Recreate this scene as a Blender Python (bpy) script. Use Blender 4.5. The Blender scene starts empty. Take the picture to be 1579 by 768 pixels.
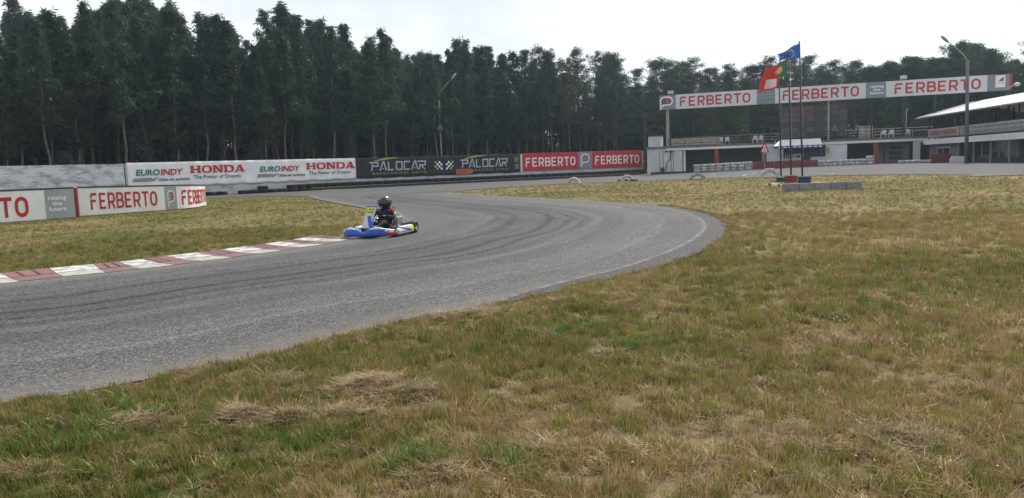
import bpy, bmesh, math, random
import numpy as np
from mathutils import Vector, Matrix
from mathutils.geometry import delaunay_2d_cdt

random.seed(7)
RNG = np.random.default_rng(7)
SC = bpy.context.scene
COL = SC.collection
R = math.radians

# ---------------------------------------------------------------- camera
CAM_H = 1.66
F, CX, CY = 1193.0, 789.5, 384.0            # focal length and centre of the photograph in its own pixels
PITCH, ROLL = R(6.08), R(2.02)
_f = Vector((0, math.cos(PITCH), -math.sin(PITCH)))
_r0 = Vector((1, 0, 0)); _u0 = Vector((0, math.sin(PITCH), math.cos(PITCH)))
_r = _r0 * math.cos(ROLL) - _u0 * math.sin(ROLL)
_u = _u0 * math.cos(ROLL) + _r0 * math.sin(ROLL)
CAM_P = Vector((0, 0, CAM_H))
cd = bpy.data.cameras.new('camera'); cam = bpy.data.objects.new('camera', cd); COL.objects.link(cam)
cd.sensor_width = 36; cd.lens = 36 * F / 1579.0; cd.clip_start = 0.05; cd.clip_end = 3000
cam.matrix_world = Matrix(((_r.x, _u.x, -_f.x, 0), (_r.y, _u.y, -_f.y, 0), (_r.z, _u.z, -_f.z, CAM_H), (0, 0, 0, 1)))
SC.camera = cam

# ---------------------------------------------------------------- sky, sun, exposure
SUN_EL, SUN_AZ = R(50), R(28)
w = bpy.data.worlds.new('World'); SC.world = w; w.use_nodes = True
nt = w.node_tree; nt.nodes.clear()
out = nt.nodes.new('ShaderNodeOutputWorld'); bg = nt.nodes.new('ShaderNodeBackground')
sky = nt.nodes.new('ShaderNodeTexSky'); sky.sky_type = 'NISHITA'; sky.sun_disc = False
sky.sun_elevation = SUN_EL; sky.sun_rotation = SUN_AZ; sky.dust_density = 3.0; sky.air_density = 1.0
tc = nt.nodes.new('ShaderNodeTexCoord'); mp = nt.nodes.new('ShaderNodeMapping'); mp.inputs['Scale'].default_value = (1, 1, 3.0)
mp.inputs['Location'].default_value = (0.3, 0.1, 0.2)
n1 = nt.nodes.new('ShaderNodeTexNoise'); n1.inputs['Scale'].default_value = 1.5; n1.inputs['Detail'].default_value = 7; n1.inputs['Roughness'].default_value = 0.5
cr = nt.nodes.new('ShaderNodeValToRGB'); cr.color_ramp.elements[0].position = 0.28; cr.color_ramp.elements[1].position = 0.62
cr.color_ramp.elements[0].color = (0.35, 0.35, 0.35, 1); cr.color_ramp.elements[1].color = (1, 1, 1, 1)
n2 = nt.nodes.new('ShaderNodeTexNoise'); n2.inputs['Scale'].default_value = 2.6; n2.inputs['Detail'].default_value = 8; n2.inputs['Roughness'].default_value = 0.55
cr2 = nt.nodes.new('ShaderNodeValToRGB'); cr2.color_ramp.elements[0].position = 0.3; cr2.color_ramp.elements[1].position = 0.65
cr2.color_ramp.elements[0].color = (7.9, 8.4, 9.1, 1); cr2.color_ramp.elements[1].color = (11.6, 11.7, 11.8, 1)
mx = nt.nodes.new('ShaderNodeMix'); mx.data_type = 'RGBA'
L = nt.links.new
L(tc.outputs['Generated'], mp.inputs['Vector']); L(mp.outputs[0], n1.inputs['Vector']); L(mp.outputs[0], n2.inputs['Vector'])
L(n1.outputs['Fac'], cr.inputs[0]); L(n2.outputs['Fac'], cr2.inputs[0])
L(cr.outputs[0], mx.inputs[0]); L(sky.outputs[0], mx.inputs[6]); L(cr2.outputs[0], mx.inputs[7])
# thin cloud is brighter towards the hazy sun and falls off smoothly away from it
dp = nt.nodes.new('ShaderNodeVectorMath'); dp.operation = 'DOT_PRODUCT'; dp.inputs[1].default_value = (math.sin(SUN_AZ) * math.cos(SUN_EL), math.cos(SUN_AZ) * math.cos(SUN_EL), math.sin(SUN_EL))
mr = nt.nodes.new('ShaderNodeMapRange'); mr.inputs[1].default_value = -1; mr.inputs[2].default_value = 1; mr.inputs[3].default_value = 0.66; mr.inputs[4].default_value = 1.03
mm = nt.nodes.new('ShaderNodeMix'); mm.data_type = 'RGBA'; mm.blend_type = 'MULTIPLY'; mm.inputs[0].default_value = 1.0
L(tc.outputs['Generated'], dp.inputs[0]); L(dp.outputs['Value'], mr.inputs[0]); L(mx.outputs[2], mm.inputs[6]); L(mr.outputs[0], mm.inputs[7])
L(mm.outputs[2], bg.inputs['Color']); bg.inputs['Strength'].default_value = 0.095
L(bg.outputs[0], out.inputs['Surface'])
sd = bpy.data.lights.new('sun', 'SUN'); so = bpy.data.objects.new('sun', sd); COL.objects.link(so)
sd.energy = 3.6; sd.angle = R(4); sd.color = (1.0, 0.95, 0.88)
_sv = Vector((math.sin(SUN_AZ) * math.cos(SUN_EL), math.cos(SUN_AZ) * math.cos(SUN_EL), math.sin(SUN_EL)))
so.rotation_euler = (-_sv).to_track_quat('-Z', 'Y').to_euler(); so.location = _sv * 60
SC.view_settings.view_transform = 'Standard'; SC.view_settings.look = 'None'
SC.view_settings.exposure = 0.24; SC.view_settings.gamma = 1.0; SC.view_settings.use_curve_mapping = False
SC.cycles.use_denoising = True
try:
    SC.cycles.denoiser = 'OPENIMAGEDENOISE'; SC.cycles.denoising_input_passes = 'RGB_ALBEDO_NORMAL'
except Exception:
    pass
SC.cycles.max_bounces = 6; SC.cycles.diffuse_bounces = 3; SC.cycles.glossy_bounces = 2
SC.cycles.transmission_bounces = 4; SC.cycles.transparent_max_bounces = 8; SC.cycles.volume_bounces = 1
SC.cycles.volume_step_rate = 5

# ---------------------------------------------------------------- terrain and survey helpers
def S(t):
    t = np.clip(t, 0, 1); return t * t * (3 - 2 * t)
def ter(x, y):
    x = np.asarray(x, float); y = np.asarray(y, float)
    return 0.53 * S((x - 10) / 30) * S((y - 28) / 32)
def ray(px, py):
    return _r * ((px - CX) / F) - _u * ((py - CY) / F) + _f
def at(px, py):
    """ground point seen at a place of the photograph"""
    d = ray(px, py); z = 0.0
    for _ in range(12):
        t = (z - CAM_H) / d.z
        p = CAM_P + d * t
        z = float(ter(p.x, p.y))
    return Vector((p.x, p.y, z))
def pt(px, py, Y):
    d = ray(px, py); return CAM_P + d * (Y / d.y)
def hor(px):
    return 257 - 0.0353 * (px - 789)

# smooth value noise for scattered colour and relief
_G = RNG.random((8, 64, 64))
def vn(x, y, scale, seed=0):
    x = np.asarray(x, float) / scale + seed * 7.31; y = np.asarray(y, float) / scale + seed * 3.77
    xi = np.floor(x).astype(int); yi = np.floor(y).astype(int)
    fx = x - xi; fy = y - yi; fx = fx * fx * (3 - 2 * fx); fy = fy * fy * (3 - 2 * fy)
    g = _G[seed % 8]
    a = g[xi % 64, yi % 64]; b = g[(xi + 1) % 64, yi % 64]; c = g[xi % 64, (yi + 1) % 64]; d = g[(xi + 1) % 64, (yi + 1) % 64]
    return a * (1 - fx) * (1 - fy) + b * fx * (1 - fy) + c * (1 - fx) * fy + d * fx * fy
def fbm(x, y, scale, seed=0, o=4):
    s = 0; a = 0.5; t = 0
    for k in range(o):
        s = s + a * vn(x, y, scale / 2 ** k, seed + k); t += a; a *= 0.5
    return s / t

# ---------------------------------------------------------------- mesh and object helpers
def tag(o, label=None, cat=None, group=None, kind=None):
    if label: o['label'] = label
    if cat: o['category'] = cat
    if group: o['group'] = group
    if kind: o['kind'] = kind
    return o
def link(name, data, parent=None):
    o = bpy.data.objects.new(name, data); COL.objects.link(o)
    if parent is not None: o.parent = parent
    return o
def empty(name, loc=(0, 0, 0), rz=0.0, M=None):
    o = bpy.data.objects.new(name, None); COL.objects.link(o)
    if M is not None: o.matrix_world = M
    else:
        o.location = loc; o.rotation_euler = (0, 0, rz)
    o.empty_display_size = 0.3
    return o
def copy_tree(o, parent=None):
    c = o.copy(); COL.objects.link(c); c.parent = parent
    for ch in list(o.children):
        copy_tree(ch, c)
    return c
def frame(P, Q):
    """X along the wall from P to Q, Y up, Z outward to the right-hand side"""
    P = Vector(P); Q = Vector(Q)
    u = Vector((Q.x - P.x, Q.y - P.y, 0)).normalized(); n = Vector((u.y, -u.x, 0))
    return Matrix(((u.x, 0, n.x, P.x), (u.y, 0, n.y, P.y), (0, 1, 0, P.z), (0, 0, 0, 1)))

class MB:
    def __init__(self): self.v = []; self.f = []
    def add(self, vs, fs):
        b = len(self.v); self.v += [tuple(p) for p in vs]; self.f += [tuple(i + b for i in q) for q in fs]; return self
    def box(self, x0, x1, y0, y1, z0, z1):
        return self.add([(x0, y0, z0), (x1, y0, z0), (x1, y1, z0), (x0, y1, z0), (x0, y0, z1), (x1, y0, z1), (x1, y1, z1), (x0, y1, z1)],
                        [(0, 3, 2, 1), (4, 5, 6, 7), (0, 1, 5, 4), (1, 2, 6, 5), (2, 3, 7, 6), (3, 0, 4, 7)])
    def hexa(self, p8):
        return self.add(p8, [(0, 3, 2, 1), (4, 5, 6, 7), (0, 1, 5, 4), (1, 2, 6, 5), (2, 3, 7, 6), (3, 0, 4, 7)])
    def bar(self, a, b, w, h=None):
        a = Vector(a); b = Vector(b); h = h or w; d = (b - a).normalized()
        s = d.cross(Vector((0, 0, 1))); s = s.normalized() if s.length > 1e-4 else Vector((1, 0, 0)); t = s.cross(d).normalized()
        p = []
        for c in (a, b):
            for i, j in ((-1, -1), (1, -1), (1, 1), (-1, 1)):
                p.append(c + s * (i * w / 2) + t * (j * h / 2))
        return self.add(p, [(3, 2, 1, 0), (4, 5, 6, 7), (0, 1, 5, 4), (1, 2, 6, 5), (2, 3, 7, 6), (3, 0, 4, 7)])
    def tube(self, pts, r, n=8, cap=True, closed=False):
        pts = [Vector(p) for p in pts]; m = len(pts); rr = r if hasattr(r, '__len__') else [r] * m
        b = len(self.v); side = None
        for i, p in enumerate(pts):
            if closed: d = pts[(i + 1) % m] - pts[i - 1]
            else: d = pts[min(i + 1, m - 1)] - pts[max(i - 1, 0)]
            d.normalize()
            if side is None:
                side = d.cross(Vector((0, 0, 1)))
                if side.length < 1e-3: side = d.cross(Vector((1, 0, 0)))
            side = (side - d * side.dot(d)).normalized(); t = d.cross(side)
            for k in range(n):
                a = 2 * math.pi * k / n
                self.v.append(tuple(p + (side * math.cos(a) + t * math.sin(a)) * rr[i]))
        for i in range(m if closed else m - 1):
            j = (i + 1) % m
            for k in range(n):
                l = (k + 1) % n
                self.f.append((b + i * n + k, b + i * n + l, b + j * n + l, b + j * n + k))
        if cap and not closed:
            self.f.append(tuple(b + k for k in reversed(range(n)))); self.f.append(tuple(b + (m - 1) * n + k for k in range(n)))
        return self
    def lathe(self, prof, n=16, axis='z', c=(0, 0, 0), closed=False):
        b = len(self.v); m = len(prof)
        for (r, h) in prof:
            for k in range(n):
                a = 2 * math.pi * k / n; x, y = r * math.cos(a), r * math.sin(a)
                q = (x, y, h) if axis == 'z' else ((x, h, y) if axis == 'y' else (h, x, y))
                self.v.append((q[0] + c[0], q[1] + c[1], q[2] + c[2]))
        for i in range(m if closed else m - 1):
            j = (i + 1) % m
            for k in range(n):
                l = (k + 1) % n
                self.f.append((b + i * n + k, b + i * n + l, b + j * n + l, b + j * n + k))
        if not closed:
            self.f.append(tuple(b + k for k in reversed(range(n)))); self.f.append(tuple(b + (m - 1) * n + k for k in range(n)))
        return self
    def prism(self, pts, z0, z1):
        n = len(pts)
        vs = [(x, y, z0) for x, y in pts] + [(x, y, z1) for x, y in pts]
        fs = [tuple(reversed(range(n))), tuple(range(n, 2 * n))] + [(i, (i + 1) % n, (i + 1) % n + n, i + n) for i in range(n)]
        return self.add(vs, fs)
    def stroke(self, pts, w, z0, z1, closed=False):
        """flat pen stroke along 2-D points, mitred"""
        P = [Vector((p[0], p[1])) for p in pts]; m = len(P); Lf = []; Rt = []
        for i in range(m):
            a = P[i - 1] if (i > 0 or closed) else None; c = P[(i + 1) % m] if (i < m - 1 or closed) else None
            d1 = (P[i] - a).normalized() if a is not None else None; d2 = (c - P[i]).normalized() if c is not None else None
            if d1 is None: d1 = d2
            if d2 is None: d2 = d1
            n1 = Vector((-d1.y, d1.x)); n2 = Vector((-d2.y, d2.x)); nn = (n1 + n2)
            nn = nn.normalized() if nn.length > 1e-3 else n1
            k = w / 2 / max(0.45, nn.dot(n1))
            Lf.append(P[i] + nn * k); Rt.append(P[i] - nn * k)
        for i in range(m if closed else m - 1):
            j = (i + 1) % m
            self.prism([tuple(Rt[i]), tuple(Rt[j]), tuple(Lf[j]), tuple(Lf[i])], z0, z1)
        return self
    def mesh(self, name, mat=None, smooth=False):
        me = bpy.data.meshes.new(name); me.from_pydata(self.v, [], self.f); me.update()
        bm = bmesh.new(); bm.from_mesh(me); bmesh.ops.recalc_face_normals(bm, faces=bm.faces); bm.to_mesh(me); bm.free()
        if mat is not None: me.materials.append(mat)
        if smooth: me.polygons.foreach_set('use_smooth', [True] * len(me.polygons))
        return me
    def build(self, name, mat=None, parent=None, smooth=False):
        return link(name, self.mesh(name, mat, smooth), parent)
def bevel(o, wd=0.01, seg=2):
    me = o.data; bm = bmesh.new(); bm.from_mesh(me)
    bmesh.ops.remove_doubles(bm, verts=bm.verts, dist=1e-5)
    es = [e for e in bm.edges if len(e.link_faces) == 2 and e.calc_face_angle(0) > 0.5]
    bmesh.ops.bevel(bm, geom=es, offset=wd, segments=seg, affect='EDGES', profile=0.5, clamp_overlap=True)
    bm.to_mesh(me); bm.free(); return o
def clean_subsurf(o, lv=2):
    """bake a subdivision surface into the mesh"""
    m = o.modifiers.new('s', 'SUBSURF'); m.levels = lv; m.render_levels = lv
    dg = bpy.context.evaluated_depsgraph_get(); me = bpy.data.meshes.new_from_object(o.evaluated_get(dg))
    o.modifiers.clear(); o.data = me; me.polygons.foreach_set('use_smooth', [True] * len(me.polygons)); return o

# ---------------------------------------------------------------- materials
def mat(name, col, rough=0.7, metal=0.0, vary=0.0, vscale=3.0, bump=0.0, bscale=20.0, spec=0.3, col2=None, trans=0.0, coat=0.0, sss=0):
    m = bpy.data.materials.new(name); m.use_nodes = True; n = m.node_tree; b = n.nodes['Principled BSDF']
    b.inputs['Roughness'].default_value = rough; b.inputs['Metallic'].default_value = metal
    b.inputs['Specular IOR Level'].default_value = spec
    if coat: b.inputs['Coat Weight'].default_value = coat; b.inputs['Coat Roughness'].default_value = 0.08
    c = tuple(col) + (1,)
    b.inputs['Base Color'].default_value = c
    if vary or col2:
        t = n.nodes.new('ShaderNodeTexCoord'); z = n.nodes.new('ShaderNodeTexNoise')
        z.inputs['Scale'].default_value = vscale; z.inputs['Detail'].default_value = 6; z.inputs['Roughness'].default_value = 0.6
        n.links.new(t.outputs['Object'], z.inputs['Vector'])
        r = n.nodes.new('ShaderNodeValToRGB'); r.color_ramp.elements[0].position = 0.32; r.color_ramp.elements[1].position = 0.68
        r.color_ramp.elements[0].color = (tuple(col2) if col2 else tuple(x * (1 - vary) for x in col)) + (1,)
        r.color_ramp.elements[1].color = c if col2 else tuple(min(1, x * (1 + vary)) for x in col) + (1,)
        n.links.new(z.outputs['Fac'], r.inputs[0]); n.links.new(r.outputs[0], b.inputs['Base Color'])
    if bump:
        t = n.nodes.new('ShaderNodeTexCoord'); z = n.nodes.new('ShaderNodeTexNoise'); z.inputs['Scale'].default_value = bscale; z.inputs['Detail'].default_value = 5
        n.links.new(t.outputs['Object'], z.inputs['Vector'])
        bp = n.nodes.new('ShaderNodeBump'); bp.inputs['Strength'].default_value = bump; bp.inputs['Distance'].default_value = 0.02
        n.links.new(z.outputs['Fac'], bp.inputs['Height']); n.links.new(bp.outputs[0], b.inputs['Normal'])
    return m
def leafmat(name, c1, c2, trans=0.35, inst=False):
    m = bpy.data.materials.new(name); m.use_nodes = True; n = m.node_tree; n.nodes.clear()
    o = n.nodes.new('ShaderNodeOutputMaterial'); d = n.nodes.new('ShaderNodeBsdfDiffuse'); tr = n.nodes.new('ShaderNodeBsdfTranslucent')
    gl = n.nodes.new('ShaderNodeBsdfGlossy'); gl.inputs['Roughness'].default_value = 0.5; gl.inputs['Color'].default_value = (1, 1, 1, 1)
    ms = n.nodes.new('ShaderNodeMixShader'); ms.inputs[0].default_value = trans
    m2 = n.nodes.new('ShaderNodeMixShader'); m2.inputs[0].default_value = 0.02
    at_ = n.nodes.new('ShaderNodeAttribute'); at_.attribute_name = 'tint'; at_.attribute_type = 'INSTANCER' if inst else 'GEOMETRY'
    mx = n.nodes.new('ShaderNodeMix'); mx.data_type = 'RGBA'; mx.inputs[6].default_value = tuple(c1) + (1,); mx.inputs[7].default_value = tuple(c2) + (1,)
    n.links.new(at_.outputs['Fac'], mx.inputs[0])
    if not inst:
        oi = n.nodes.new('ShaderNodeObjectInfo'); hv = n.nodes.new('ShaderNodeHueSaturation')
        ma = n.nodes.new('ShaderNodeMapRange'); ma.inputs[3].default_value = 0.65; ma.inputs[4].default_value = 1.3
        n.links.new(oi.outputs['Random'], ma.inputs[0]); n.links.new(ma.outputs[0], hv.inputs['Value']); n.links.new(mx.outputs[2], hv.inputs['Color'])
        c = hv.outputs[0]
    else: c = mx.outputs[2]
    n.links.new(c, d.inputs[0]); n.links.new(c, tr.inputs[0])
    n.links.new(d.outputs[0], ms.inputs[1]); n.links.new(tr.outputs[0], ms.inputs[2])
    n.links.new(ms.outputs[0], m2.inputs[1]); n.links.new(gl.outputs[0], m2.inputs[2]); n.links.new(m2.outputs[0], o.inputs[0])
    return m

M = {}
M['white_paint'] = mat('white_paint', (0.74, 0.74, 0.73), 0.7, vary=0.08, vscale=0.8, bump=0.15)
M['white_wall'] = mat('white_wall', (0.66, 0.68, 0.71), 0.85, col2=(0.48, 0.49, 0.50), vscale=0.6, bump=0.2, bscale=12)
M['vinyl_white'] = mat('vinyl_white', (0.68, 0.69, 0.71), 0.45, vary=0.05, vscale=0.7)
M['board_white'] = mat('board_white', (0.90, 0.90, 0.88), 0.5, col2=(0.74, 0.74, 0.71), vscale=1.3)
M['banner_white'] = mat('banner_white', (0.86, 0.87, 0.87), 0.5, vary=0.05, vscale=1.0, bump=0.6, bscale=1.2)
M['banner_black'] = mat('banner_black', (0.022, 0.024, 0.03), 0.5, vary=0.2, vscale=1.0, bump=0.6, bscale=1.2)
M['sign_grey'] = mat('sign_grey', (0.24, 0.26, 0.30), 0.55, vary=0.08, vscale=1.0)
M['sign_grey_light'] = mat('sign_grey_light', (0.36, 0.38, 0.41), 0.55, vary=0.08, vscale=1.0)
M['sign_red'] = mat('sign_red', (0.52, 0.035, 0.045), 0.5, vary=0.10, vscale=1.0)
M['letter_red'] = mat('letter_red', (0.50, 0.03, 0.035), 0.5, vary=0.12, vscale=2.0)
M['letter_white'] = mat('letter_white', (0.85, 0.85, 0.85), 0.5)
M['letter_teal'] = mat('letter_teal', (0.01, 0.17, 0.17), 0.5)
M['letter_dark'] = mat('letter_dark', (0.05, 0.055, 0.06), 0.5)
M['letter_silver'] = mat('letter_silver', (0.55, 0.58, 0.62), 0.4, col2=(0.34, 0.38, 0.45), vscale=4)
M['letter_lime'] = mat('letter_lime', (0.42, 0.45, 0.10), 0.5)
M['logo_blue'] = mat('logo_blue', (0.05, 0.09, 0.22), 0.5)
M['orange'] = mat('orange', (0.62, 0.13, 0.03), 0.5, vary=0.2, vscale=8)
M['rubber'] = mat('rubber', (0.022, 0.022, 0.024), 0.75, vary=0.35, vscale=6, bump=0.3)
M['rubber_belt'] = mat('rubber_belt', (0.03, 0.03, 0.032), 0.8, col2=(0.06, 0.055, 0.05), vscale=1.5)
M['tyre_white'] = mat('tyre_white', (0.66, 0.66, 0.65), 0.75, col2=(0.22, 0.22, 0.22), vscale=4.0, bump=0.4)
M['tyre_grey'] = mat('tyre_grey', (0.42, 0.43, 0.43), 0.75, col2=(0.12, 0.12, 0.12), vscale=5.0, bump=0.4)
M['tyre_green'] = mat('tyre_green', (0.03, 0.09, 0.05), 0.75, vary=0.3, vscale=4)
M['tyre_red'] = mat('tyre_red', (0.22, 0.05, 0.045), 0.75, vary=0.3, vscale=4)
M['tyre_blue'] = mat('tyre_blue', (0.03, 0.05, 0.11), 0.75, vary=0.3, vscale=4)
M['metal_dark'] = mat('metal_dark', (0.05, 0.05, 0.055), 0.5, 0.3, vary=0.2)
M['metal_galv'] = mat('metal_galv', (0.42, 0.43, 0.44), 0.45, 0.6, vary=0.15, vscale=5)
M['concrete_pole'] = mat('concrete_pole', (0.33, 0.32, 0.29), 0.85, vary=0.15, vscale=2)
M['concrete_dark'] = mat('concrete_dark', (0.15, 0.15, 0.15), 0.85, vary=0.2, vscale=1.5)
M['red_paint'] = mat('red_paint', (0.28, 0.045, 0.045), 0.6, vary=0.2, vscale=2)
M['red_board'] = mat('red_board', (0.19, 0.045, 0.05), 0.65, vary=0.2, vscale=2)
M['dark_void'] = mat('dark_void', (0.035, 0.036, 0.04), 0.8)
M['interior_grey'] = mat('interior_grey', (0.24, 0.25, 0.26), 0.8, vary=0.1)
M['wood_pale'] = mat('wood_pale', (0.42, 0.36, 0.31), 0.75, vary=0.2, vscale=3)
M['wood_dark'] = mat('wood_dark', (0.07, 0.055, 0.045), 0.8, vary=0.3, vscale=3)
M['plastic_white'] = mat('plastic_white', (0.55, 0.55, 0.56), 0.4)
M['awning_blue'] = mat('awning_blue', (0.06, 0.10, 0.35), 0.6)
M['roof_metal'] = mat('roof_metal', (0.28, 0.29, 0.30), 0.5, 0.2, vary=0.1, vscale=0.7)
M['glass_dark'] = mat('glass_dark', (0.03, 0.035, 0.045), 0.08, spec=0.6)
M['cloth_dark'] = mat('cloth_dark', (0.03, 0.032, 0.04), 0.85)
M['cloth_grey'] = mat('cloth_grey', (0.14, 0.14, 0.15), 0.85)
M['skin'] = mat('skin', (0.42, 0.25, 0.18), 0.6)
M['flag_blue'] = mat('flag_blue', (0.03, 0.14, 0.52), 0.7, vary=0.08)
M['flag_red'] = mat('flag_red', (0.62, 0.045, 0.04), 0.7, vary=0.08)
M['flag_green'] = mat('flag_green', (0.03, 0.19, 0.07), 0.7)
M['flag_yellow'] = mat('flag_yellow', (0.62, 0.46, 0.05), 0.7)
M['flag_white'] = mat('flag_white', (0.75, 0.75, 0.75), 0.7)

def text_geo(s, wd, ht, bold=0.0, shear=0.0, depth=0.006, space=1.0):
    """lettering as mesh data fitted into a wd x ht box from the origin"""
    c = bpy.data.curves.new('t', 'FONT'); c.body = s; c.size = 1; c.offset = bold; c.shear = shear; c.resolution_u = 3
    c.space_character = space; c.align_x = 'LEFT'; c.space_line = 0.95
    if '\n' in s: c.align_x = 'CENTER'
    o = bpy.data.objects.new('t', c); COL.objects.link(o)
    dg = bpy.context.evaluated_depsgraph_get(); dg.update(); me = bpy.data.meshes.new_from_object(o.evaluated_get(dg))
    vs = np.array([v.co[:] for v in me.vertices]); fs = [tuple(p.vertices) for p in me.polygons]
    bpy.data.objects.remove(o); bpy.data.curves.remove(c); bpy.data.meshes.remove(me)
    lo = vs.min(0); hi = vs.max(0)
    vs = (vs - lo) / np.maximum(hi - lo, 1e-6) * np.array([wd, ht, 1.0])
    vs[:, 2] = depth
    return vs, fs
def text(name, s, x, y, wd, ht, m, parent, z=0.02, bold=0.0, shear=0.0, space=1.0, fn=None):
    vs, fs = text_geo(s, wd, ht, bold, shear, 0.0, space)
    vs = vs + np.array([x, y, z])
    mb = MB(); mb.v = [fn(*p) if fn else tuple(p) for p in vs]; mb.f = fs
    me = bpy.data.meshes.new(name); me.from_pydata(mb.v, [], mb.f); me.update(); me.materials.append(m)
    o = link(name, me, parent)
    if ' ' in s or '\n' in s: o['kind'] = 'stuff'
    return o
# ---------------------------------------------------------------- track outline (surveyed ground points)
def poly(px):
    return [at(*p) for p in px]
def smooth_line(P, n=6):
    """Catmull-Rom through ground points"""
    P = [Vector((p[0], p[1])) for p in P]; out = []
    Q = [P[0] * 2 - P[1]] + P + [P[-1] * 2 - P[-2]]
    for i in range(1, len(Q) - 2):
        for k in range(n):
            t = k / n; a, b, c, d = Q[i - 1], Q[i], Q[i + 1], Q[i + 2]
            out.append(0.5 * ((2 * b) + (c - a) * t + (2 * a - 5 * b + 4 * c - d) * t * t + (3 * b - a - 3 * c + d) * t ** 3))
    out.append(P[-1]); return out
near_px = [(0, 622), (130, 603), (250, 580), (380, 555), (480, 531), (560, 511), (650, 491), (740, 476), (800, 462), (860, 448), (930, 432), (1000, 416),
           (1045, 402), (1085, 386), (1112, 369), (1123, 353), (1116, 343), (1098, 333), (1060, 323), (1000, 315.5), (900, 309), (800, 304), (740, 300.5), (702, 298)]
near_w = [Vector((-30, -1.2, 0)), Vector((-14, 1.6, 0))] + poly(near_px)
near_c = smooth_line(near_w, 8)
infield_c = smooth_line(poly([(697, 296.5), (730, 292.5), (780, 288.5), (880, 283.5), (960, 280.5), (1050, 277), (1200, 272.5), (1300, 270), (1400, 268), (1500, 266), (1579, 264.5)])
                        + [Vector((62, 34, 0.4)), Vector((95, 26, 0.5))], 6)
kerb_low_px = [(0, 438), (98, 427), (164, 420.6), (217, 415), (269, 409), (311, 403), (359, 397), (474, 381), (530, 371)]
_k = poly(kerb_low_px); _d = (_k[0] - _k[1]).normalized(); kerb_low = [_k[0] + _d * (1.7 * j) + Vector((0, -0.012 * j * j, 0)) for j in range(9, 0, -1)] + _k
isl_low = smooth_line(kerb_low + poly([(572, 361), (600, 350), (602, 339), (585, 329), (565, 321.5), (520, 313.5), (492, 308), (478, 304.5)]), 6)
isl_top = smooth_line(poly([(478, 302.5), (440, 302), (400, 302.8), (320, 306)]) + [Vector((-40, 50, 0)), Vector((-62, 44, 0))], 6)
# the pit building's front line, used as the far edge of the paved pit area
FA, FB = Vector((18.4, 96.4, 0)), Vector((54.1, 84.0, 0))
def fp(px, off):
    """ground point `off` metres in front of the pit building, in the sight line of a photo column"""
    u = (FB - FA).normalized(); n = Vector((u.y, -u.x, 0)); o = FA + n * off; k = pt(px, hor(px), 1.0).x
    t = (k * o.y - o.x) / (u.x - k * u.y); p = o + u * t; return Vector((p.x, p.y, float(ter(p.x, p.y))))
far_c = smooth_line([Vector((-75, 47, 0)), Vector((-45, 56, 0))] + poly([(320, 300), (420, 296.6), (490, 294.5), (550, 291.3), (650, 284), (800, 278), (900, 273.5), (975, 270.6)])
                    + [fp(1000, 1.6), fp(1050, 1.0), fp(1150, .8), fp(1250, .8), fp(1350, .8), fp(1430, .8), Vector((44.2, 79, 0)), Vector((42.6, 71, 0)), Vector((40.8, 60, 0)), Vector((39.6, 51, 0)), Vector((46, 46, 0)), Vector((62, 43, 0)), Vector((100, 38, 0))], 6)
# outline of the asphalt, anticlockwise: near edge, infield, far edge, island
OUT = [Vector((p.x, p.y)) for p in near_c] + infield_c + [Vector((p.x, p.y)) for p in reversed(far_c)] + list(reversed(isl_top)) + list(reversed(isl_low))
_c = []
for p in OUT:
    if not _c or (p - _c[-1]).length > 0.05: _c.append(p)
OUT = _c
OA = np.array([[p.x, p.y] for p in OUT])
def inside(x, y, P=OA):
    x = np.asarray(x, float); y = np.asarray(y, float); r = np.zeros(x.shape, bool); n = len(P)
    for i in range(n):
        x1, y1 = P[i]; x2, y2 = P[(i + 1) % n]
        if y1 == y2: continue
        c = ((y1 > y) != (y2 > y)) & (x < (x2 - x1) * (y - y1) / (y2 - y1) + x1)
        r ^= c
    return r
def dist_line(x, y, P, closed=False):
    x = np.asarray(x, float); y = np.asarray(y, float); d = np.full(x.shape, 1e9); n = len(P)
    for i in range(n if closed else n - 1):
        x1, y1 = P[i]; x2, y2 = P[(i + 1) % n]; dx, dy = x2 - x1, y2 - y1; l = dx * dx + dy * dy + 1e-12
        t = np.clip(((x - x1) * dx + (y - y1) * dy) / l, 0, 1)
        d = np.minimum(d, np.hypot(x - x1 - t * dx, y - y1 - t * dy))
    return d
# the kerb strip on the island side is paved too
_kl = [p for p in smooth_line(kerb_low + poly([(572, 361)]), 3)]
_ko = []
for i, p in enumerate(_kl):
    d = (_kl[min(i + 1, len(_kl) - 1)] - _kl[max(i - 1, 0)]).normalized(); _ko.append(p + Vector((-d.y, d.x)) * (1.22 * min(1, (len(_kl) - 1 - i) / 4 + .25)))
KA = np.array([[p.x, p.y] for p in _kl + list(reversed(_ko))])
def sdf(x, y):
    d = dist_line(x, y, OA, True); d = np.where(inside(x, y), -d, d)
    k = dist_line(x, y, KA, True); k = np.where(inside(x, y, KA), -k, k); return np.minimum(d, k)

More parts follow.
